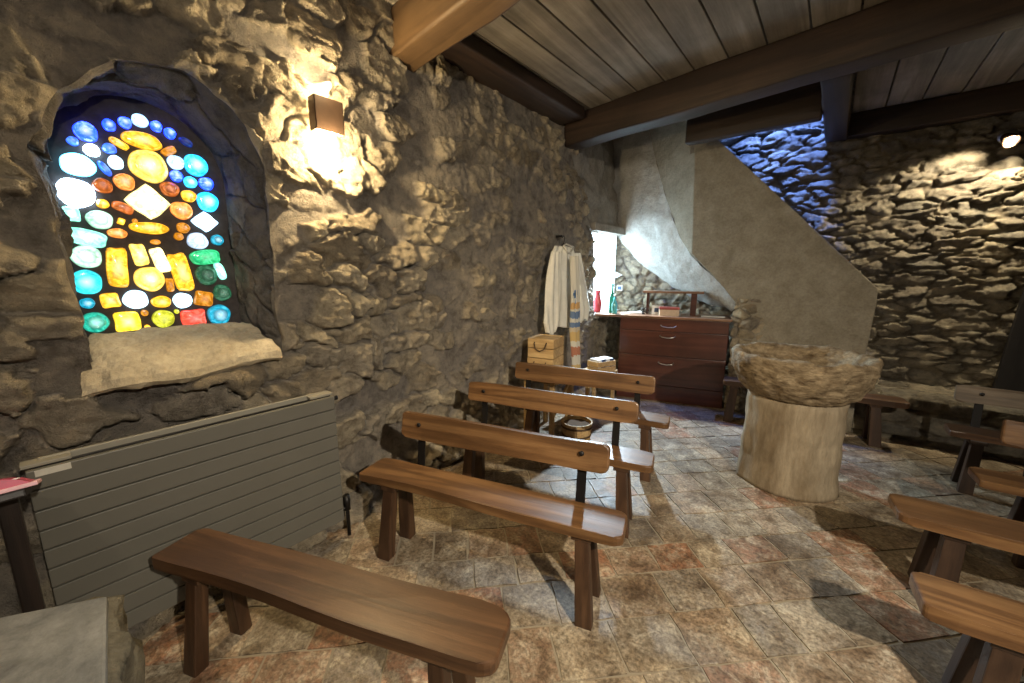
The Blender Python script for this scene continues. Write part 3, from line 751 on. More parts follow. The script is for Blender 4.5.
# ------------------------------------------------------------------ BENCHES
def plank_bm(L, W, T, r, seed, wav=.006, chamf=.008):
    """live-edged board centred on x, from y=0 (front) to W, top at z=0; clipped corners of size r=(fl, fr, br, bl)"""
    rnd = random.Random(seed); ph = [rnd.random() * 6 for _ in range(4)]
    wob = lambda x, k: wav * (math.sin(x * 3.1 + ph[k]) + .6 * math.sin(x * 7.3 + ph[k + 1]))
    pts = []; n = 22
    x0, x1 = -L / 2, L / 2
    def corner(cx, cy, dx1, dy1, dx2, dy2, rr):
        for k in range(5):
            t = k / 4; a = t * PI / 2
            pts.append((cx + dx1 * rr * (1 - math.sin(a)) + dx2 * rr * (1 - math.cos(a)) , cy + dy1 * rr * (1 - math.sin(a)) * .8 + dy2 * rr * (1 - math.cos(a)) * .8))
    corner(x0, 0, 0, 1, 1, 0, r[0])
    for k in range(1, n): x = x0 + r[0] + (L - r[0] - r[1]) * k / n; pts.append((x, wob(x, 0)))
    corner(x1, 0, -1, 0, 0, 1, r[1])
    corner(x1, W, 0, -1, -1, 0, r[2])
    for k in range(1, n): x = x1 - r[2] - (L - r[2] - r[3]) * k / n; pts.append((x, W + wob(x, 2)))
    corner(x0, W, 1, 0, 0, -1, r[3])
    bm = bmesh.new()
    prism(bm, [(x, y, -T) for x, y in pts], (0, 0, T))
    es = [e for e in bm.edges if abs(e.verts[0].co.z - e.verts[1].co.z) < 1e-6]
    bmesh.ops.bevel(bm, geom=es, offset=chamf, segments=2, affect='EDGES', profile=.5)
    for q in bm.verts:
        q.co.z += .003 * math.sin(q.co.x * 4 + ph[0])
    return bm
def leg_bm(fx, fy, tx, ty, wt, wb, th, ztop, zb=0.0):
    """tapered splayed leg; broad side along x; (tx,ty) top centre, (fx,fy) foot centre"""
    bm = bmesh.new()
    r = lambda cx, cy, w, t, z: [(cx - w / 2, cy - t / 2, z), (cx + w / 2, cy - t / 2, z), (cx + w / 2, cy + t / 2, z), (cx - w / 2, cy + t / 2, z)]
    hexa(bm, r(fx, fy, wb, th * 1.1, zb), r(tx, ty, wt, th, ztop), .006)
    return bm
def bench(name, loc, ang, L, label, W=.205, T=.045, H=.44, back=None, seat_mat='oak', leg_mat='leg', r=(.02, .04, .05, .03), inset=(.22, .16), seed=1,
          group=None, wt=.07, wb=.09, th=.052, splay=.03, lean=.03, back_z=(.60, .745), back_mat=None):
    """origin at the front-left foot end of the seat on the floor; x runs along the seat, y to its rear"""
    t = empty(name, (loc[0], loc[1], 0), math.radians(ang), label=label, cat='bench', group=group)
    def put(n, bm, m, off=(0, 0, 0), parent=t, **kw):
        return from_bm(n, bm, m, parent, loc=off, **kw)
    put('seat', plank_bm(L, W, T, r, seed), seat_mat, (L / 2, 0, H))
    for k, x in enumerate((inset[0], L - inset[1])):
        sx = -lean if k == 0 else lean
        put('leg', leg_bm(x + sx, .035 - splay, x, .045, wt, wb, th, H - T + .004), leg_mat)
        put('leg', leg_bm(x + sx, W - .035 + splay, x, W - .045, wt, wb, th, H - T + .004), leg_mat)
        bm = bmesh.new(); bx(bm, x - .045, x + .045, .012, W - .012, H - T - .03, H - T + .002, .006)
        put('batten', bm, leg_mat)
    if back:
        b0, b1 = back; ln = b1 - b0; z0, z1 = back_z
        bm = plank_bm(ln, z1 - z0, .034, (.03, .045, .035, .02), seed + 40, .004, .009)
        R = Matrix.Rotation(math.radians(80), 4, 'X')
        bmesh.ops.transform(bm, matrix=R, verts=bm.verts)
        put('backrest', bm, back_mat or seat_mat, (b0 + ln / 2, W + .008, z0))
        for x in (b0 + .13, b1 - .13):
            bm = bmesh.new()
            hexa(bm, [(x - .024, W + .002, H - .08), (x + .024, W + .002, H - .08), (x + .024, W + .012, H - .08), (x - .024, W + .012, H - .08)],
                 [(x - .022, W + .046, z1 - .02), (x + .022, W + .046, z1 - .02), (x + .022, W + .056, z1 - .02), (x - .022, W + .056, z1 - .02)], .002)
            put('back_strap', bm, 'iron')
            bm = bmesh.new(); lathe(bm, [(0, 0), (.013, .001), (.012, .006), (.006, .009), (0, .0095)], 14)
            bmesh.ops.transform(bm, matrix=Matrix.Rotation(math.radians(80), 4, 'X'), verts=bm.verts)
            put('bolt', bm, 'iron', (x, W - .003 + (z1 - z0) * .10, (z0 + z1) / 2 + .015), smooth=True)
    return t
GL = 'wooden benches on the left'; GR = 'wooden benches on the right'
LB = dict(H=.475, wt=.06, wb=.078, group=GL)
bench('bench', (-1.955, .148), 21.7, 1.435, 'dark backless wooden bench nearest the grey radiator', W=.20, T=.05, seat_mat='oak_dark', r=(.02, .05, .06, .05), inset=(.19, .20), seed=11, **dict(LB, wt=.052, wb=.066))
bench('bench', (-1.925, 1.003), 17.0, 1.425, 'front wooden bench with a backrest, its seat fully in view', back=(.135, 1.325), seed=12, back_z=(.630, .772), inset=(.19, .18), **LB)
bench('bench', (-2.025, 1.71), 16.5, 1.40, 'middle of three left benches with low plank backrests', back=(.08, 1.285), seed=13, back_z=(.635, .772), inset=(.2, .18), **LB)
bench('bench', (-2.135, 2.486), 14.0, 1.355, 'rear left bench with backrest, in front of the pine crates', back=(.01, 1.225), seed=14, back_z=(.615, .762), inset=(.25, .17), **LB)
bench('bench', (.365, 1.81), 5.0, 1.45, 'nearest right-hand bench, backless with a chipped thick end', W=.20, T=.055, r=(.02, .03, .03, .03), seed=21, group=GR, wt=.07, wb=.085, inset=(.21, .2), leg_mat='leg_black', lean=.02)
bench('bench', (.362, 2.46), 7.0, 1.45, 'backless right-hand bench with rounded end, second from the front', W=.235, T=.045, r=(.05, .03, .03, .05), seed=22, group=GR, wt=.07, wb=.085, inset=(.20, .2), leg_mat='leg_black', lean=.02)
bench('bench', (.745, 3.17), 4.0, 1.45, 'right-hand bench with a round-ended backrest, third from the front', r=(.02, .03, .03, .03), seed=23, group=GR, back=(.11, 1.33), wt=.065, wb=.08, seat_mat='oak', inset=(.24, .2), leg_mat='leg_black', lean=.02)
bench('bench', (.765, 4.07), 0.0, 1.45, 'rearmost right bench with pale backrest before the stone ledge', seed=24, group=GR, back=(.03, 1.35), wt=.06, wb=.075, inset=(.15, .16), seat_mat='oak_dark', back_z=(.615, .74), leg_mat='leg_black', lean=.02, back_mat='oak_grey')
bench('bench', (-.80, 4.51), 8.0, 1.45, 'backless bench standing behind the stone font', W=.215, T=.05, seed=25, leg_mat='leg', inset=(.11, .22), seat_mat='oak_dark')

# ------------------------------------------------------------------ FONT
font = empty('stone_font', (-.13, 3.48, 0), label='round stone baptismal font, a wide rough bowl on a cylindrical shaft', cat='font')
bm = bmesh.new(); lathe(bm, dense([(0, 0), (.325, 0), (.32, .05), (.308, .12), (.305, .40), (.308, .66), (.30, .69), (0, .69)], .02), 110)
roughen(bm, .012, 6, 2, 5)
for q in bm.verts:                                   # a worn rib down the left side of the shaft
    a = math.atan2(q.co.y, q.co.x); k = math.exp(-((a + 2.62) / .09) ** 2); rr = math.hypot(q.co.x, q.co.y)
    if rr > .2: q.co.x *= 1 + .045 * k; q.co.y *= 1 + .045 * k
from_bm('shaft', bm, 'shaft', font, smooth=True)
bm = bmesh.new()
lathe(bm, dense([(0, .688), (.30, .688), (.318, .692), (.355, .735), (.392, .79), (.418, .85), (.433, .92), (.437, .965), (.432, .985), (.42, .992), (.385, .990), (.372, .975), (.350, .93), (.28, .87), (.16, .845), (0, .84)], .016), 130)
roughen(bm, .020, 13, 5, 7, lambda c: 1.0 if math.hypot(c.x, c.y) > .30 and c.z > .70 else .15)
from_bm('bowl', bm, 'font', font, smooth=True, label='rough brownish stone bowl')

# ------------------------------------------------------------------ ALTAR BLOCK (front left)
alt = empty('altar_block', (-1.1, -.4, 0), label='rough stone altar block with a smooth grey top, bottom left corner', cat='altar')
o_ = Vector((-1.1, -.4, 0))
def sub_prism(poly, z0, z1, nz, step):
    pts = []
    for (a, b) in zip(poly, poly[1:] + poly[:1]):
        a, b = Vector(a), Vector(b); n = max(1, int((b - a).length / step))
        for k in range(n): pts.append(a.lerp(b, k / n))
    bm = bmesh.new(); rows = []
    c = sum((Vector(p) for p in poly), Vector((0, 0))) / len(poly)
    for i in range(nz + 1):
        rows.append([bm.verts.new((p.x, p.y, z0 + (z1 - z0) * i / nz)) for p in pts])
    ins = [(1 - .02 * k) for k in (1, 2, 3)]
    for k, f in enumerate(ins): rows.append([bm.verts.new((c.x + (p.x - c.x) * f, c.y + (p.y - c.y) * f, z1 + .004 * (k + 1))) for p in pts])
    for a, b in zip(rows, rows[1:]):
        for k in range(len(pts)): bm.faces.new((a[k], a[(k + 1) % len(pts)], b[(k + 1) % len(pts)], b[k]))
    bm.faces.new(rows[-1])
    return bm
poly = [(-1.272 + 1.1, .042 + .4), (-1.68 + 1.1, -.56 + .4), (-1.5 + 1.1, -1.1 + .4), (-.62 + 1.1, -1.05 + .4), (-.5 + 1.1, -.02 + .4)]
bm = sub_prism(poly, 0, .785, 26, .03)
roughen(bm, .03, 9, 8, 6, lambda c: .3 if c.z > .786 else 1)
from_bm('rough_block', bm, 'altar', alt, smooth=True)
bm = bmesh.new()
prism(bm, [(-1.257 + 1.1, .015 + .4, .775), (-1.60 + 1.1, -.52 + .4, .775), (-1.44 + 1.1, -1.0 + .4, .775), (-.68 + 1.1, -.98 + .4, .775), (-.57 + 1.1, -.05 + .4, .775)], (0, 0, .037), .005)
from_bm('top_face', bm, 'altar_face', alt, label='smooth grey dressed top')

# ------------------------------------------------------------------ LECTERN and book (left edge)
lec = empty('lectern', (-1.89, -.30, 0), label='dark wooden lectern with two uprights at the left edge', cat='lectern')
for y in (.165, .06, -.06):
    bm = bmesh.new(); bx(bm, -.02, .02, y - .022, y + .022, .02, .89, .005); from_bm('upright', bm, 'black_wood', lec)
bm = bmesh.new(); bx(bm, -.13, .13, -.1, .2, 0, .03, .008); from_bm('base', bm, 'black_wood', lec)
bm = bmesh.new(); bx(bm, -.14, .14, -.12, .21, -.012, .012, .005)
bmesh.ops.transform(bm, matrix=Matrix.Translation((0, 0, .895)) @ Matrix.Rotation(math.radians(-18), 4, 'Y'), verts=bm.verts)
from_bm('book_rest', bm, 'black_wood', lec)
bk = empty('open_book', (-1.87, -.30, .915), label='open book with magenta cover and white pages on the lectern', cat='book')
Rb = Matrix.Rotation(math.radians(-18), 4, 'Y')
bm = bmesh.new(); bx(bm, -.13, .13, -.12, .235, .0, .012, .003); bmesh.ops.transform(bm, matrix=Rb, verts=bm.verts); from_bm('cover', bm, 'pink', bk)
bm = bmesh.new()
n = 14; rows = []
for i in range(n + 1):
    t = i / n; y = -.115 + .335 * t; z = .014 + .03 * math.sin(PI * min(1, abs(t - .5) * 2 * .98 + .02)) ** .7 * (1 if t < .5 else 1)
    rows.append([bm.verts.new((-.12, y, z)), bm.verts.new((.12, y, z)), bm.verts.new((.12, y, .012)), bm.verts.new((-.12, y, .012))])
for a, b in zip(rows, rows[1:]):
    for k in range(4): bm.faces.new((a[k], a[(k + 1) % 4], b[(k + 1) % 4], b[k]))
bm.faces.new(rows[0][::-1]); bm.faces.new(rows[-1])
bmesh.ops.transform(bm, matrix=Rb, verts=bm.verts); from_bm('pages', bm, 'magenta', bk)
bm = bmesh.new(); bx(bm, .02, .10, .10, .20, .030, .0335, .001); bmesh.ops.transform(bm, matrix=Rb, verts=bm.verts); from_bm('page_marker', bm, 'paper', bk, label='white slip on the page')

# ------------------------------------------------------------------ RADIATOR
rad = empty('radiator', (-2.10, .44, .11), label='long grey panel radiator on the wall below the coloured window', cat='radiator')
y0, y1 = -.54, .545
bm = bmesh.new()
for k in range(10):
    z = .02 + k * .0765; bx(bm, -.005, .018, y0, y1, z, z + .0715, .004)
from_bm('front_panel', bm, 'radiator', rad)
bm = bmesh.new(); bx(bm, -.020, -.008, y0 + .01, y1 - .01, .02, .785, .002); from_bm('water_core', bm, 'iron', rad)
bm = bmesh.new(); bx(bm, -.062, -.046, y0 + .03, y1 - .005, .02, .80, .003); from_bm('rear_panel', bm, 'radiator_back', rad)
bm = bmesh.new()
bm.free()
for y in (y0 + .05, y1 - .06): bm = bmesh.new(); bx(bm, -.062, -.002, y - .06, y + .06, .785, .797, .002); from_bm('top_bracket', bm, 'radiator_back', rad)
bm = bmesh.new(); bx(bm, .018, .0195, y0 + .02, y0 + .105, .755, .778); from_bm('sticker', bm, 'sticker', rad, label='pale sticker')
bm = bmesh.new(); tube(bm, [(-.01, y1 - .002, .76), (-.01, y1 + .028, .76)], .013, 10); from_bm('bleed_valve', bm, 'iron', rad, smooth=True)
bm = bmesh.new(); tube(bm, [(-.01, y1 - .01, .075), (-.01, y1 + .03, .075), (-.01, y1 + .036, .066), (-.01, y1 + .036, -.108)], .011, 10)
from_bm('pipe', bm, 'iron', rad, smooth=True)
bm = bmesh.new(); tube(bm, [(-.01, y1 + .036, .06), (-.01, y1 + .036, .15)], .019, 12); from_bm('valve', bm, 'iron', rad, smooth=True)

# ------------------------------------------------------------------ WALL LAMPS
ws = empty('wall_sconce', (-2.245, 1.118, 2.30), label='square dark bronze wall lamp glowing beside the stained glass', cat='lamp')
bm = bmesh.new()
bx(bm, .085, .093, -.076, .076, 0, .165, .002); bx(bm, .02, .093, -.076, -.07, 0, .165, .002); bx(bm, .02, .093, .07, .076, 0, .165, .002)
from_bm('housing', bm, 'sconce', ws)
bm = bmesh.new(); bx(bm, -.06, .05, -.05, .05, .075, .105, .004); from_bm('lamp_holder', bm, 'sconce', ws)
bm = bmesh.new(); bx(bm, .022, .08, -.062, .062, .01, .02, .002); from_bm('bulb', bm, emit_mat('warm_lamp', (1, .74, .36), 90), ws)
bm = bmesh.new(); bx(bm, .022, .08, -.062, .062, .138, .146, .002); from_bm('bulb', bm, emit_mat('warm_lamp_up', (1, .74, .36), 40), ws)
sl = empty('spot_lamp', (1.03, 5.54, 2.72), label='small bright spot lamp high on the far coursed stone wall', cat='lamp')
bm = bmesh.new(); lathe(bm, [(0, 0), (.06, 0), (.06, .015), (.02, .02), (.015, .06), (0, .06)], 24)
bmesh.ops.transform(bm, matrix=Matrix.Translation((0, .05, .02)) @ Matrix.Rotation(PI / 2, 4, 'X'), verts=bm.verts); from_bm('wall_plate', bm, 'steel', sl, smooth=True)
Rs = Matrix.Translation((.0, -.05, -.035)) @ Vector((-.30, .70, .62)).to_track_quat('Z', 'Y').to_matrix().to_4x4()
bm = bmesh.new(); lathe(bm, [(.02, .07), (.035, .065), (.05, .0), (.055, -.03), (.05, -.03), (.045, 0), (.02, .05)], 28)
bmesh.ops.transform(bm, matrix=Rs, verts=bm.verts); from_bm('shade', bm, 'sconce', sl, smooth=True)
bm = bmesh.new(); lathe(bm, [(0, -.022), (.036, -.022), (.036, -.012), (0, -.008)], 24)
bmesh.ops.transform(bm, matrix=Rs, verts=bm.verts); from_bm('bulb', bm, emit_mat('spot_bulb', (1, .84, .58), 60), sl, smooth=True)

# ------------------------------------------------------------------ CHEST OF DRAWERS
ca15 = math.radians(15)
ch = empty('vestment_chest', (-2.014, 4.586, 0), ca15, label='dark red-brown wooden chest of wide drawers under the stair', cat='chest of drawers')
CW, CDp = 1.20, .44
bm = bmesh.new(); bx(bm, 0, CW, .02, CDp, .0, 1.02, .004); from_bm('body', bm, 'chest', ch)
bm = bmesh.new(); bx(bm, .0, CW, .004, .02, .0, .2, .003); from_bm('plinth', bm, 'chest', ch)
for z0, z1, hz in ((.875, 1.014, .945), (.572, .867, .82), (.208, .564, .495)):
    bm = bmesh.new(); bx(bm, .004, CW - .004, -.002, .02, z0, z1, .004)
    dr = from_bm('drawer', bm, 'chest', ch)
    bm = bmesh.new(); cx = CW * .47
    tube(bm, [(cx - .085, 0, hz), (cx - .085, -.03, hz - .002), (cx - .06, -.036, hz - .015), (cx, -.038, hz - .022), (cx + .06, -.036, hz - .015), (cx + .085, -.03, hz - .002), (cx + .085, 0, hz)], .006, 8)
    from_bm('handle', bm, 'steel', dr, smooth=True)
bm = bmesh.new(); bx(bm, -.31, CW + .02, -.03, CDp, 1.02, 1.05, .006); from_bm('worktop', bm, 'chest_top', ch)
CTZ = 1.05
# little raised shelf
shf = on_z(665, 315, CTZ)
R15 = Matrix.Rotation(ca15, 3, 'Z')
def chp(x, y): v = R15 @ Vector((x, y, 0)); return Vector((-1.937 + v.x, 4.607 + v.y, CTZ))
sh = empty('raised_shelf', chp(.15, .27), ca15, label='small wooden shelf on two posts standing on the chest', cat='shelf')
box('shelf_board', 0, .69, -.10, .12, .265, .29, 'chest_top', sh)
box('post', .05, .08, -.06, .10, 0, .265, 'chest', sh); box('post', .555, .62, -.06, .10, 0, .265, 'chest', sh)
def chest_item(name, x, y, label, cat, rz=0, group=None):
    return empty(name, chp(x, y), ca15 + rz, label=label, cat=cat, group=group)
v1 = empty('vase', (-2.47, 4.86, 1.032), label='tall red vase on the bright corner window sill', cat='vase')
bm = bmesh.new(); lathe(bm, [(r_ * 1.2, z_ * 1.35) for r_, z_ in [(0, 0), (.035, 0), (.045, .03), (.047, .10), (.030, .155), (.026, .19), (.034, .215), (.030, .215), (.022, .19), (0, .17)]], 28)
from_bm('vase_body', bm, 'red', v1, smooth=True)
MAT['bottle_green'] = flat_mat('green_bottle_glass', (.03, .22, .13), .1, 0, .1); MAT['bottle_aqua'] = flat_mat('aqua_bottle_glass', (.10, .42, .40), .12, 0, .1)
MAT['clear'] = flat_mat('pale_glass', (.45, .5, .48), .1, 0, .1)
for (x, y, m, s, lab) in ((-.22, .19, 'bottle_green', 1.45, 'dark green glass bottle beside the red vase'), (-.17, .09, 'bottle_aqua', .95, 'short aqua glass bottle in front of the green one')):
    b_ = chest_item('bottle', x, y, lab, 'bottle', group='bottles by the window')
    bm = bmesh.new(); lathe(bm, [(0, 0), (.034 * s ** .3, 0), (.036 * s ** .3, .02), (.036 * s ** .3, .13 * s), (.014, .18 * s), (.012, .235 * s), (0, .235 * s)], 24); from_bm('glass', bm, m, b_, smooth=True)
    bm = bmesh.new(); lathe(bm, [(0, .23 * s), (.0145, .23 * s), (.0145, .255 * s), (0, .258 * s)], 16); from_bm('cap', bm, 'paper' if s < 1.2 else 'bottle_green', b_, smooth=True)
bxo = chest_item('card_box', .37, .05, 'cream box with a red lid on top of the chest', 'box', .1)
box('box_body', 0, .22, 0, .13, 0, .085, 'card', bxo); box('box_lid', -.004, .224, -.004, .134, .075, .105, 'maroon', bxo)
w1 = chest_item('white_box', .27, .20, 'small white printed box behind the red-lidded box', 'box')
box('box_body', 0, .13, 0, .08, 0, .11, 'paper', w1); box('printed_panel', .03, .08, -.002, .0, .03, .08, 'navy', w1)
w2_ = chest_item('leaflet', .0, .08, 'folded blue and white leaflet lying by the bottles', 'leaflet', .3)
bm = bmesh.new(); hexa(bm, [(-.07, 0, 0), (.17, 0, 0), (.17, .14, 0), (-.07, .14, 0)], [(-.07, 0, .004), (.17, 0, .03), (.17, .14, .03), (-.07, .14, .004)], 0); from_bm('sheet', bm, 'paper', w2_)
bm = bmesh.new(); hexa(bm, [(-.03, .02, .009), (.10, .02, .0235), (.10, .07, .0235), (-.03, .07, .009)], [(-.03, .02, .0105), (.10, .02, .025), (.10, .07, .025), (-.03, .07, .0105)], 0); from_bm('printed_panel', bm, 'navy', w2_)
w3 = chest_item('paper_sheet', .83, .14, 'white sheet of paper at the right end of the chest', 'paper')
bm = bmesh.new(); bx(bm, 0, .25, 0, .12, 0, .006, .001); from_bm('sheet', bm, 'paper', w3)
w4 = chest_item('candle_holder', .17, .17, 'dark twisted metal candle holder left of the white box', 'candle holder')
bm = bmesh.new(); lathe(bm, [(0, 0), (.03, 0), (.03, .008), (.008, .015), (.008, .05), (.02, .06), (.02, .075), (0, .075)], 20); from_bm('stand', bm, 'iron', w4, smooth=True)
bm = bmesh.new(); tube(bm, [(.01, 0, .03), (.05, 0, .02), (.07, 0, .05), (.05, 0, .075), (.03, .0, .06)], .005, 8); from_bm('handle', bm, 'iron', w4, smooth=True)
# notes pinned on the end wall
for (px, py, w, h, lab, m) in ((618.5, 275, .10, .085, 'white triangular pennant pinned above the chest', 'paper'), (619.5, 288, .085, .075, 'small dark framed notice pinned above the chest', 'navy')):
    p = on_y(px, py, 5.38)
    t = empty('wall_notice', p, label=lab, cat='notice')
    bm = bmesh.new()
    if m == 'paper': prism(bm, [(-w / 2, 0, -h / 2), (w / 2, 0, 0), (-w / 2, 0, h / 2)], (0, .05, 0))
    else: bx(bm, -w / 2, w / 2, 0, .05, -h / 2, h / 2, .003)
    from_bm('card', bm, 'paper', t)
    if m != 'paper': bm = bmesh.new(); bx(bm, -w * .36, w * .36, -.003, .001, -h * .34, h * .34); from_bm('picture', bm, 'navy', t)

# ------------------------------------------------------------------ TABLE with crates, book box, tub
tb = empty('side_table', (-2.07, 3.09, 0), label='small pale wooden table by the wall holding the pine crates', cat='table')
box('tabletop', -.19, .21, -.20, .24, .55, .578, 'pine', tb, .005)
for x in (-.15, .15):
    for y in (-.15, .19):
        bm = bmesh.new(); bx(bm, x - .02, x + .02, y - .02, y + .02, 0, .55, .004); from_bm('leg', bm, 'pine', tb)
bm = bmesh.new(); tube(bm, [(.15, -.13, .22), (.15, .17, .52)], .016, 4); from_bm('brace', bm, 'pine', tb)
def crate(loc, rz, lab, grp='pine crates by the wall'):
    t = empty('wooden_crate', loc, rz, label=lab, cat='crate', group=grp)
    w, d, h = .262, .285, .186
    for nm, (a, b, c, e) in (('front_board', (0, w, 0, .012)), ('rear_board', (0, w, d - .012, d)), ('side_board', (0, .012, .013, d - .013)), ('side_board', (w - .012, w, .013, d - .013))):
        for k in range(2):
            box(nm, a, b, c, e, .002 + k * .094, .09 + k * .094, 'pine', t, .003)
    box('bottom_board', .013, w - .013, .013, d - .013, .0, .012, 'pine', t, 0)
    box('lid', .013, w - .013, .013, d - .013, .168, .180, 'pine', t, .002)
    bm = bmesh.new(); tube(bm, [(.07, .002, .15), (.07, -.012, .14), (.085, -.02, .09), (.13, -.022, .07), (.175, -.02, .09), (.19, -.012, .14), (.19, .002, .15)], .006, 8)
    from_bm('rope_handle', bm, 'rope', t, smooth=True)
    return t
crate((-2.205, 2.93, .578), .20, 'lower pine crate of the stack by the stone wall')
crate((-2.205, 2.935, .766), .22, 'upper pine crate of the stack with its rope handle showing')
st = empty('low_bench', (-2.0, 3.86, 0), label='low plain wooden stand under the slatted book box', cat='stand')
box('seat', -.19, .15, -.36, .36, .415, .444, 'pine', st, .005)
for x in (-.12, .12):
    for y in (-.31, .31):
        bm = bmesh.new(); bx(bm, x - .018, x + .018, y - .018, y + .018, 0, .415, .004); from_bm('leg', bm, 'pine', st)
bk2 = empty('book_box', (-2.10, 3.94, .445), -.35, label='slatted pine box of blue and white books by the chest', cat='box')
for k in range(2):
    for nm, (a, b, c, e) in (('front_slat', (0, .17, 0, .01)), ('rear_slat', (0, .17, .27, .28)), ('side_slat', (0, .01, .011, .269)), ('side_slat', (.16, .17, .011, .269))):
        box(nm, a, b, c, e, .004 + k * .066, .062 + k * .066, 'pine', bk2, .002)
box('bottom_slat', .011, .159, .011, .269, 0, .01, 'pine', bk2, 0)
Mb = Matrix.Translation((-2.10, 3.94, .445)) @ Matrix.Rotation(-.35, 4, 'Z')
for (y, m, lab) in ((.02, 'paper', 'white book at the front of the slatted box'), (.085, 'navy', 'dark blue book in the middle of the slatted box'), (.15, 'paper', 'white book behind the dark blue one in the slatted box'), (.21, 'navy', 'dark blue book at the back of the slatted box')):
    o = empty('book', Mb @ Vector((.016, y, .011)), -.35, label=lab, cat='book', group='books in the slatted box')
    box('cover', 0, .138, 0, .05, 0, .138, m, o, .002); box('page_block', .004, .134, .004, .046, .1375, .1405, 'paper', o, 0)
tub = empty('wooden_tub', (-1.76, 3.13, 0), label='round staved wooden tub on the floor under the rear left bench', cat='tub')
bm = bmesh.new()
for k in range(18):
    a0, a1 = 2 * PI * (k + .03) / 18, 2 * PI * (k + .97) / 18
    p = lambda r, a, z: (r * math.cos(a), r * math.sin(a), z)
    hexa(bm, [p(.115, a0, 0), p(.115, a1, 0), p(.13, a1, 0), p(.13, a0, 0)][::-1], [p(.135, a0, .17), p(.135, a1, .17), p(.15, a1, .17), p(.15, a0, .17)][::-1], .002)
from_bm('staves', bm, 'pine', tub)
bm = bmesh.new(); lathe(bm, [(0, .01), (.118, .01), (.118, .03), (0, .03)], 24); from_bm('bottom', bm, 'pine', tub)
for z, r in ((.045, .138), (.13, .147)):
    bm = bmesh.new(); lathe(bm, [(r - .006, z - .01), (r + .001, z - .01), (r + .003, z + .01), (r - .004, z + .01)], 36); from_bm('hoop', bm, 'rope', tub)

# ------------------------------------------------------------------ ALB and STOLE on a hanger
HX = -2.245
hg = empty('coat_hanger', (HX, 3.60, 1.80), label='wire coat hanger hooked on the left wall holding the alb', cat='hanger')
bm = bmesh.new(); tube(bm, [(0, -.03, .12), (0, .0, .145), (0, .02, .12), (0, .01, .085), (0, 0, .065), (0, -.20, -.04), (0, -.17, -.05), (0, .17, -.05), (0, .20, -.04), (0, 0, .065)], .004, 6)
from_bm('hanger_wire', bm, 'iron', hg, smooth=True)
bm = bmesh.new(); lathe(bm, [(0, 0), (.012, 0), (.012, .07), (0, .075)], 10); bmesh.ops.transform(bm, matrix=Matrix.Translation((-.09, 0, .14)) @ Matrix.Rotation(PI / 2, 4, 'Y'), verts=bm.verts); from_bm('wall_peg', bm, 'iron', hg)
def drape(name, rows, nfold, depth, mat, x0, seed, thick=.012, nx=60, parent=None, attr=None, **kw):
    """cloth hanging in folds: rows of (z, y_left, y_right, fold strength)"""
    nz = 60; zz = [r[0] for r in rows][::-1]
    P = []; bm = bmesh.new()
    fz = np.linspace(rows[0][0], rows[-1][0], nz)
    f = lambda k, z: float(np.interp(z, zz, [r[k] for r in rows][::-1]))
    grid = []
    for z in fz:
        yl, yr, fs = f(1, z), f(2, z), f(3, z); rw = []
        for i in range(nx + 1):
            t = i / nx; y = yl + (yr - yl) * t
            ph = nfold * 2 * PI * t + .8 * math.sin(2.1 * z + seed) + 1.5 * t * math.sin(z * 1.3)
            xx = x0 + depth * fs * (.5 + .5 * math.sin(ph)) + .05 * math.sin(PI * t) ** .6 + .008 * math.sin(17 * t + 9 * z)
            rw.append(bm.verts.new((xx, y, z + .02 * math.sin(7 * t + seed) * (1 if z == fz[-1] else 0))))
        grid.append(rw)
    for a, b in zip(grid, grid[1:]):
        for k in range(nx): bm.faces.new((a[k], a[k + 1], b[k + 1], b[k]))
    o = from_bm(name, bm, mat, parent, smooth=True, **kw)
    md = o.modifiers.new('thickness', 'SOLIDIFY'); md.thickness = thick; md.offset = 0
    return o
alb = empty('white_alb', (-2.2, 3.58, .97), label='white linen alb hanging on the wall above the crates', cat='robe')
off = Vector((-2.2, 3.68, .92))
o = drape('robe_body', [(.86, -.17, .19, .2), (.78, -.235, .235, .5), (.60, -.26, .29, .7), (.35, -.31, .38, .9), (.03, -.36, .46, 1.1)], 5, .035, 'white_cloth', -.045, 1, parent=alb)
o = drape('sleeve', [(.80, -.245, -.10, .3), (.6, -.30, -.10, .4), (.3, -.36, -.11, .6), (.10, -.385, -.13, .8), (-.02, -.33, -.20, .6)], 1.5, .03, 'white_cloth', -.03, 2, parent=alb)
o = drape('sleeve', [(.80, .12, .25, .4), (.5, .16, .38, .7), (.2, .2, .52, .9), (.06, .22, .46, .8)], 1.5, .04, 'white_cloth', -.02, 4, parent=alb)
bm = bmesh.new(); tube(bm, [(.03, .1, .86), (.045, .03, .80), (.045, -.03, .80), (.03, -.1, .86), (0, 0, .885), (.03, .1, .86)], .008, 8); from_bm('collar', bm, 'white_cloth', alb, smooth=True)
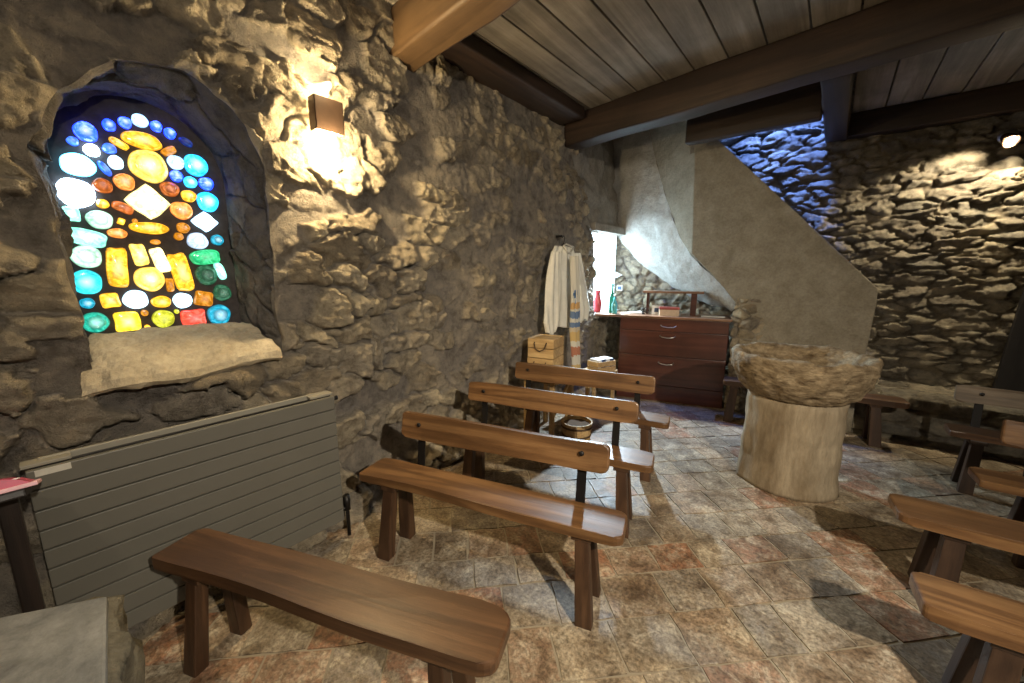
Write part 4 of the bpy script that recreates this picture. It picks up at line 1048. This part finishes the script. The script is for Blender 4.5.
def stole_mat():
    m, nt, b = new_mat('stole_cloth')
    t = N(nt, 'ShaderNodeTexCoord'); sx = N(nt, 'ShaderNodeSeparateXYZ'); nt.links.new(t.outputs['Object'], sx.inputs[0])
    mr = N(nt, 'ShaderNodeMapRange'); mr.inputs[1].default_value = 0; mr.inputs[2].default_value = 1.3; nt.links.new(sx.outputs[2], mr.inputs[0])
    n = noise_tex(nt, 26, 3, .5, t.outputs['Object'])
    ad = N(nt, 'ShaderNodeMath'); ad.operation = 'MULTIPLY_ADD'; ad.inputs[1].default_value = .05; nt.links.new(n, ad.inputs[0]); nt.links.new(mr.outputs[0], ad.inputs[2])
    W_, O_, Bl, Gd, Rd = (.55, .52, .45), (.50, .30, .12), (.12, .18, .30), (.52, .36, .15), (.42, .17, .10)
    r = ramp(nt, [(0, W_), (.04, Gd), (.12, W_), (.20, Rd), (.27, W_), (.32, Gd), (.40, (.50, .42, .30)), (.43, Bl), (.475, W_), (.505, Bl), (.56, W_), (.585, O_), (.63, W_), (1, W_)])
    r.color_ramp.interpolation = 'CONSTANT'
    nt.links.new(ad.outputs[0], r.inputs[0]); nt.links.new(r.outputs[0], b.inputs['Base Color']); b.inputs['Roughness'].default_value = .9
    return m
MAT['stole'] = stole_mat()
stl = empty('embroidered_stole', (-2.085, 3.55, .468), label='long stole with blue cross and coloured bands hanging over the alb', cat='stole')
drape('band', [(1.26, -.07, .02, .1), (1.0, -.07, .05, .3), (.5, -.05, .10, .4), (.02, -.0, .14, .5)], 1.2, .02, 'stole', 0, 6, nx=16, parent=stl)
MAT['blue_cloth'] = flat_mat('blue_embroidery', (.12, .22, .42), .9)
bm = bmesh.new(); bx(bm, .045, .052, -.03, -.012, .78, 1.0, .002); bx(bm, .045, .052, -.075, .035, .865, .895, .002); bx(bm, .045, .052, -.055, .01, .84, .92, .002)
from_bm('cross', bm, 'blue_cloth', stl, label='blue embroidered cross')

# ------------------------------------------------------------------ LIGHTS (lamps of the room)
def area(name, loc, target, size, power, col, spread=PI):
    l = D.lights.new(name, 'AREA'); l.energy = power; l.color = col; l.size = size; l.shape = 'DISK'; l.spread = spread
    o = D.objects.new(name, l); C.objects.link(o); o.location = loc
    o.rotation_euler = (Vector(target) - Vector(loc)).to_track_quat('-Z', 'Y').to_euler(); return o
def point(name, loc, r, power, col):
    l = D.lights.new(name, 'POINT'); l.energy = power; l.color = col; l.shadow_soft_size = r
    o = D.objects.new(name, l); C.objects.link(o); o.location = loc; return o
def spot(name, loc, target, r, power, col, ang, blend):
    l = D.lights.new(name, 'SPOT'); l.energy = power; l.color = col; l.shadow_soft_size = r; l.spot_size = math.radians(ang); l.spot_blend = blend
    o = D.objects.new(name, l); C.objects.link(o); o.location = loc
    o.rotation_euler = (Vector(target) - Vector(loc)).to_track_quat('-Z', 'Y').to_euler(); return o
point('sconce_lamp', (-2.135, 1.118, 2.215), .03, 27, (1, .77, .42))
point('sconce_lamp_up', (-2.15, 1.118, 2.53), .03, 10, (1, .77, .42))
point('niche_lamp', (-2.385, 4.86, 1.80), .05, 5.5, (.74, .88, 1.0))
spot('window_daylight', (-2.37, 4.86, 1.82), (-.75, 3.1, 0), .05, 215, (.70, .87, 1.0), 95, .8)
area('right_wall_lamp', (1.75, .15, 2.62), (-.9, 2.0, .3), .10, 35, (1, .90, .73), 1.8)
point('altar_lamp', (-.9, -.5, 2.42), .04, 13, (1, .86, .66))
spot('far_wall_spot', (1.02, 5.40, 2.69), (.70, 5.85, 1.9), .03, 75, (1, .84, .56), 105, .2)
area('stairwell_skylight', (-.48, 5.10, 4.0), (-.62, 5.68, 2.5), .2, 34, (.15, .30, 1.0), 1.6)

w = D.worlds.new('dim_interior'); sc.world = w; w.use_nodes = True
w.node_tree.nodes['Background'].inputs[0].default_value = (.10, .09, .08, 1); w.node_tree.nodes['Background'].inputs[1].default_value = .3
sc.view_settings.view_transform = 'Standard'; sc.view_settings.look = 'None'; sc.view_settings.gamma = 1; sc.view_settings.use_curve_mapping = False
sc.view_settings.exposure = .85
sc.cycles.use_denoising = True; sc.cycles.denoising_prefilter = 'ACCURATE'; sc.cycles.denoising_input_passes = 'RGB_ALBEDO_NORMAL'
sc.cycles.sample_clamp_indirect = 4; sc.cycles.max_bounces = 8; sc.cycles.diffuse_bounces = 5
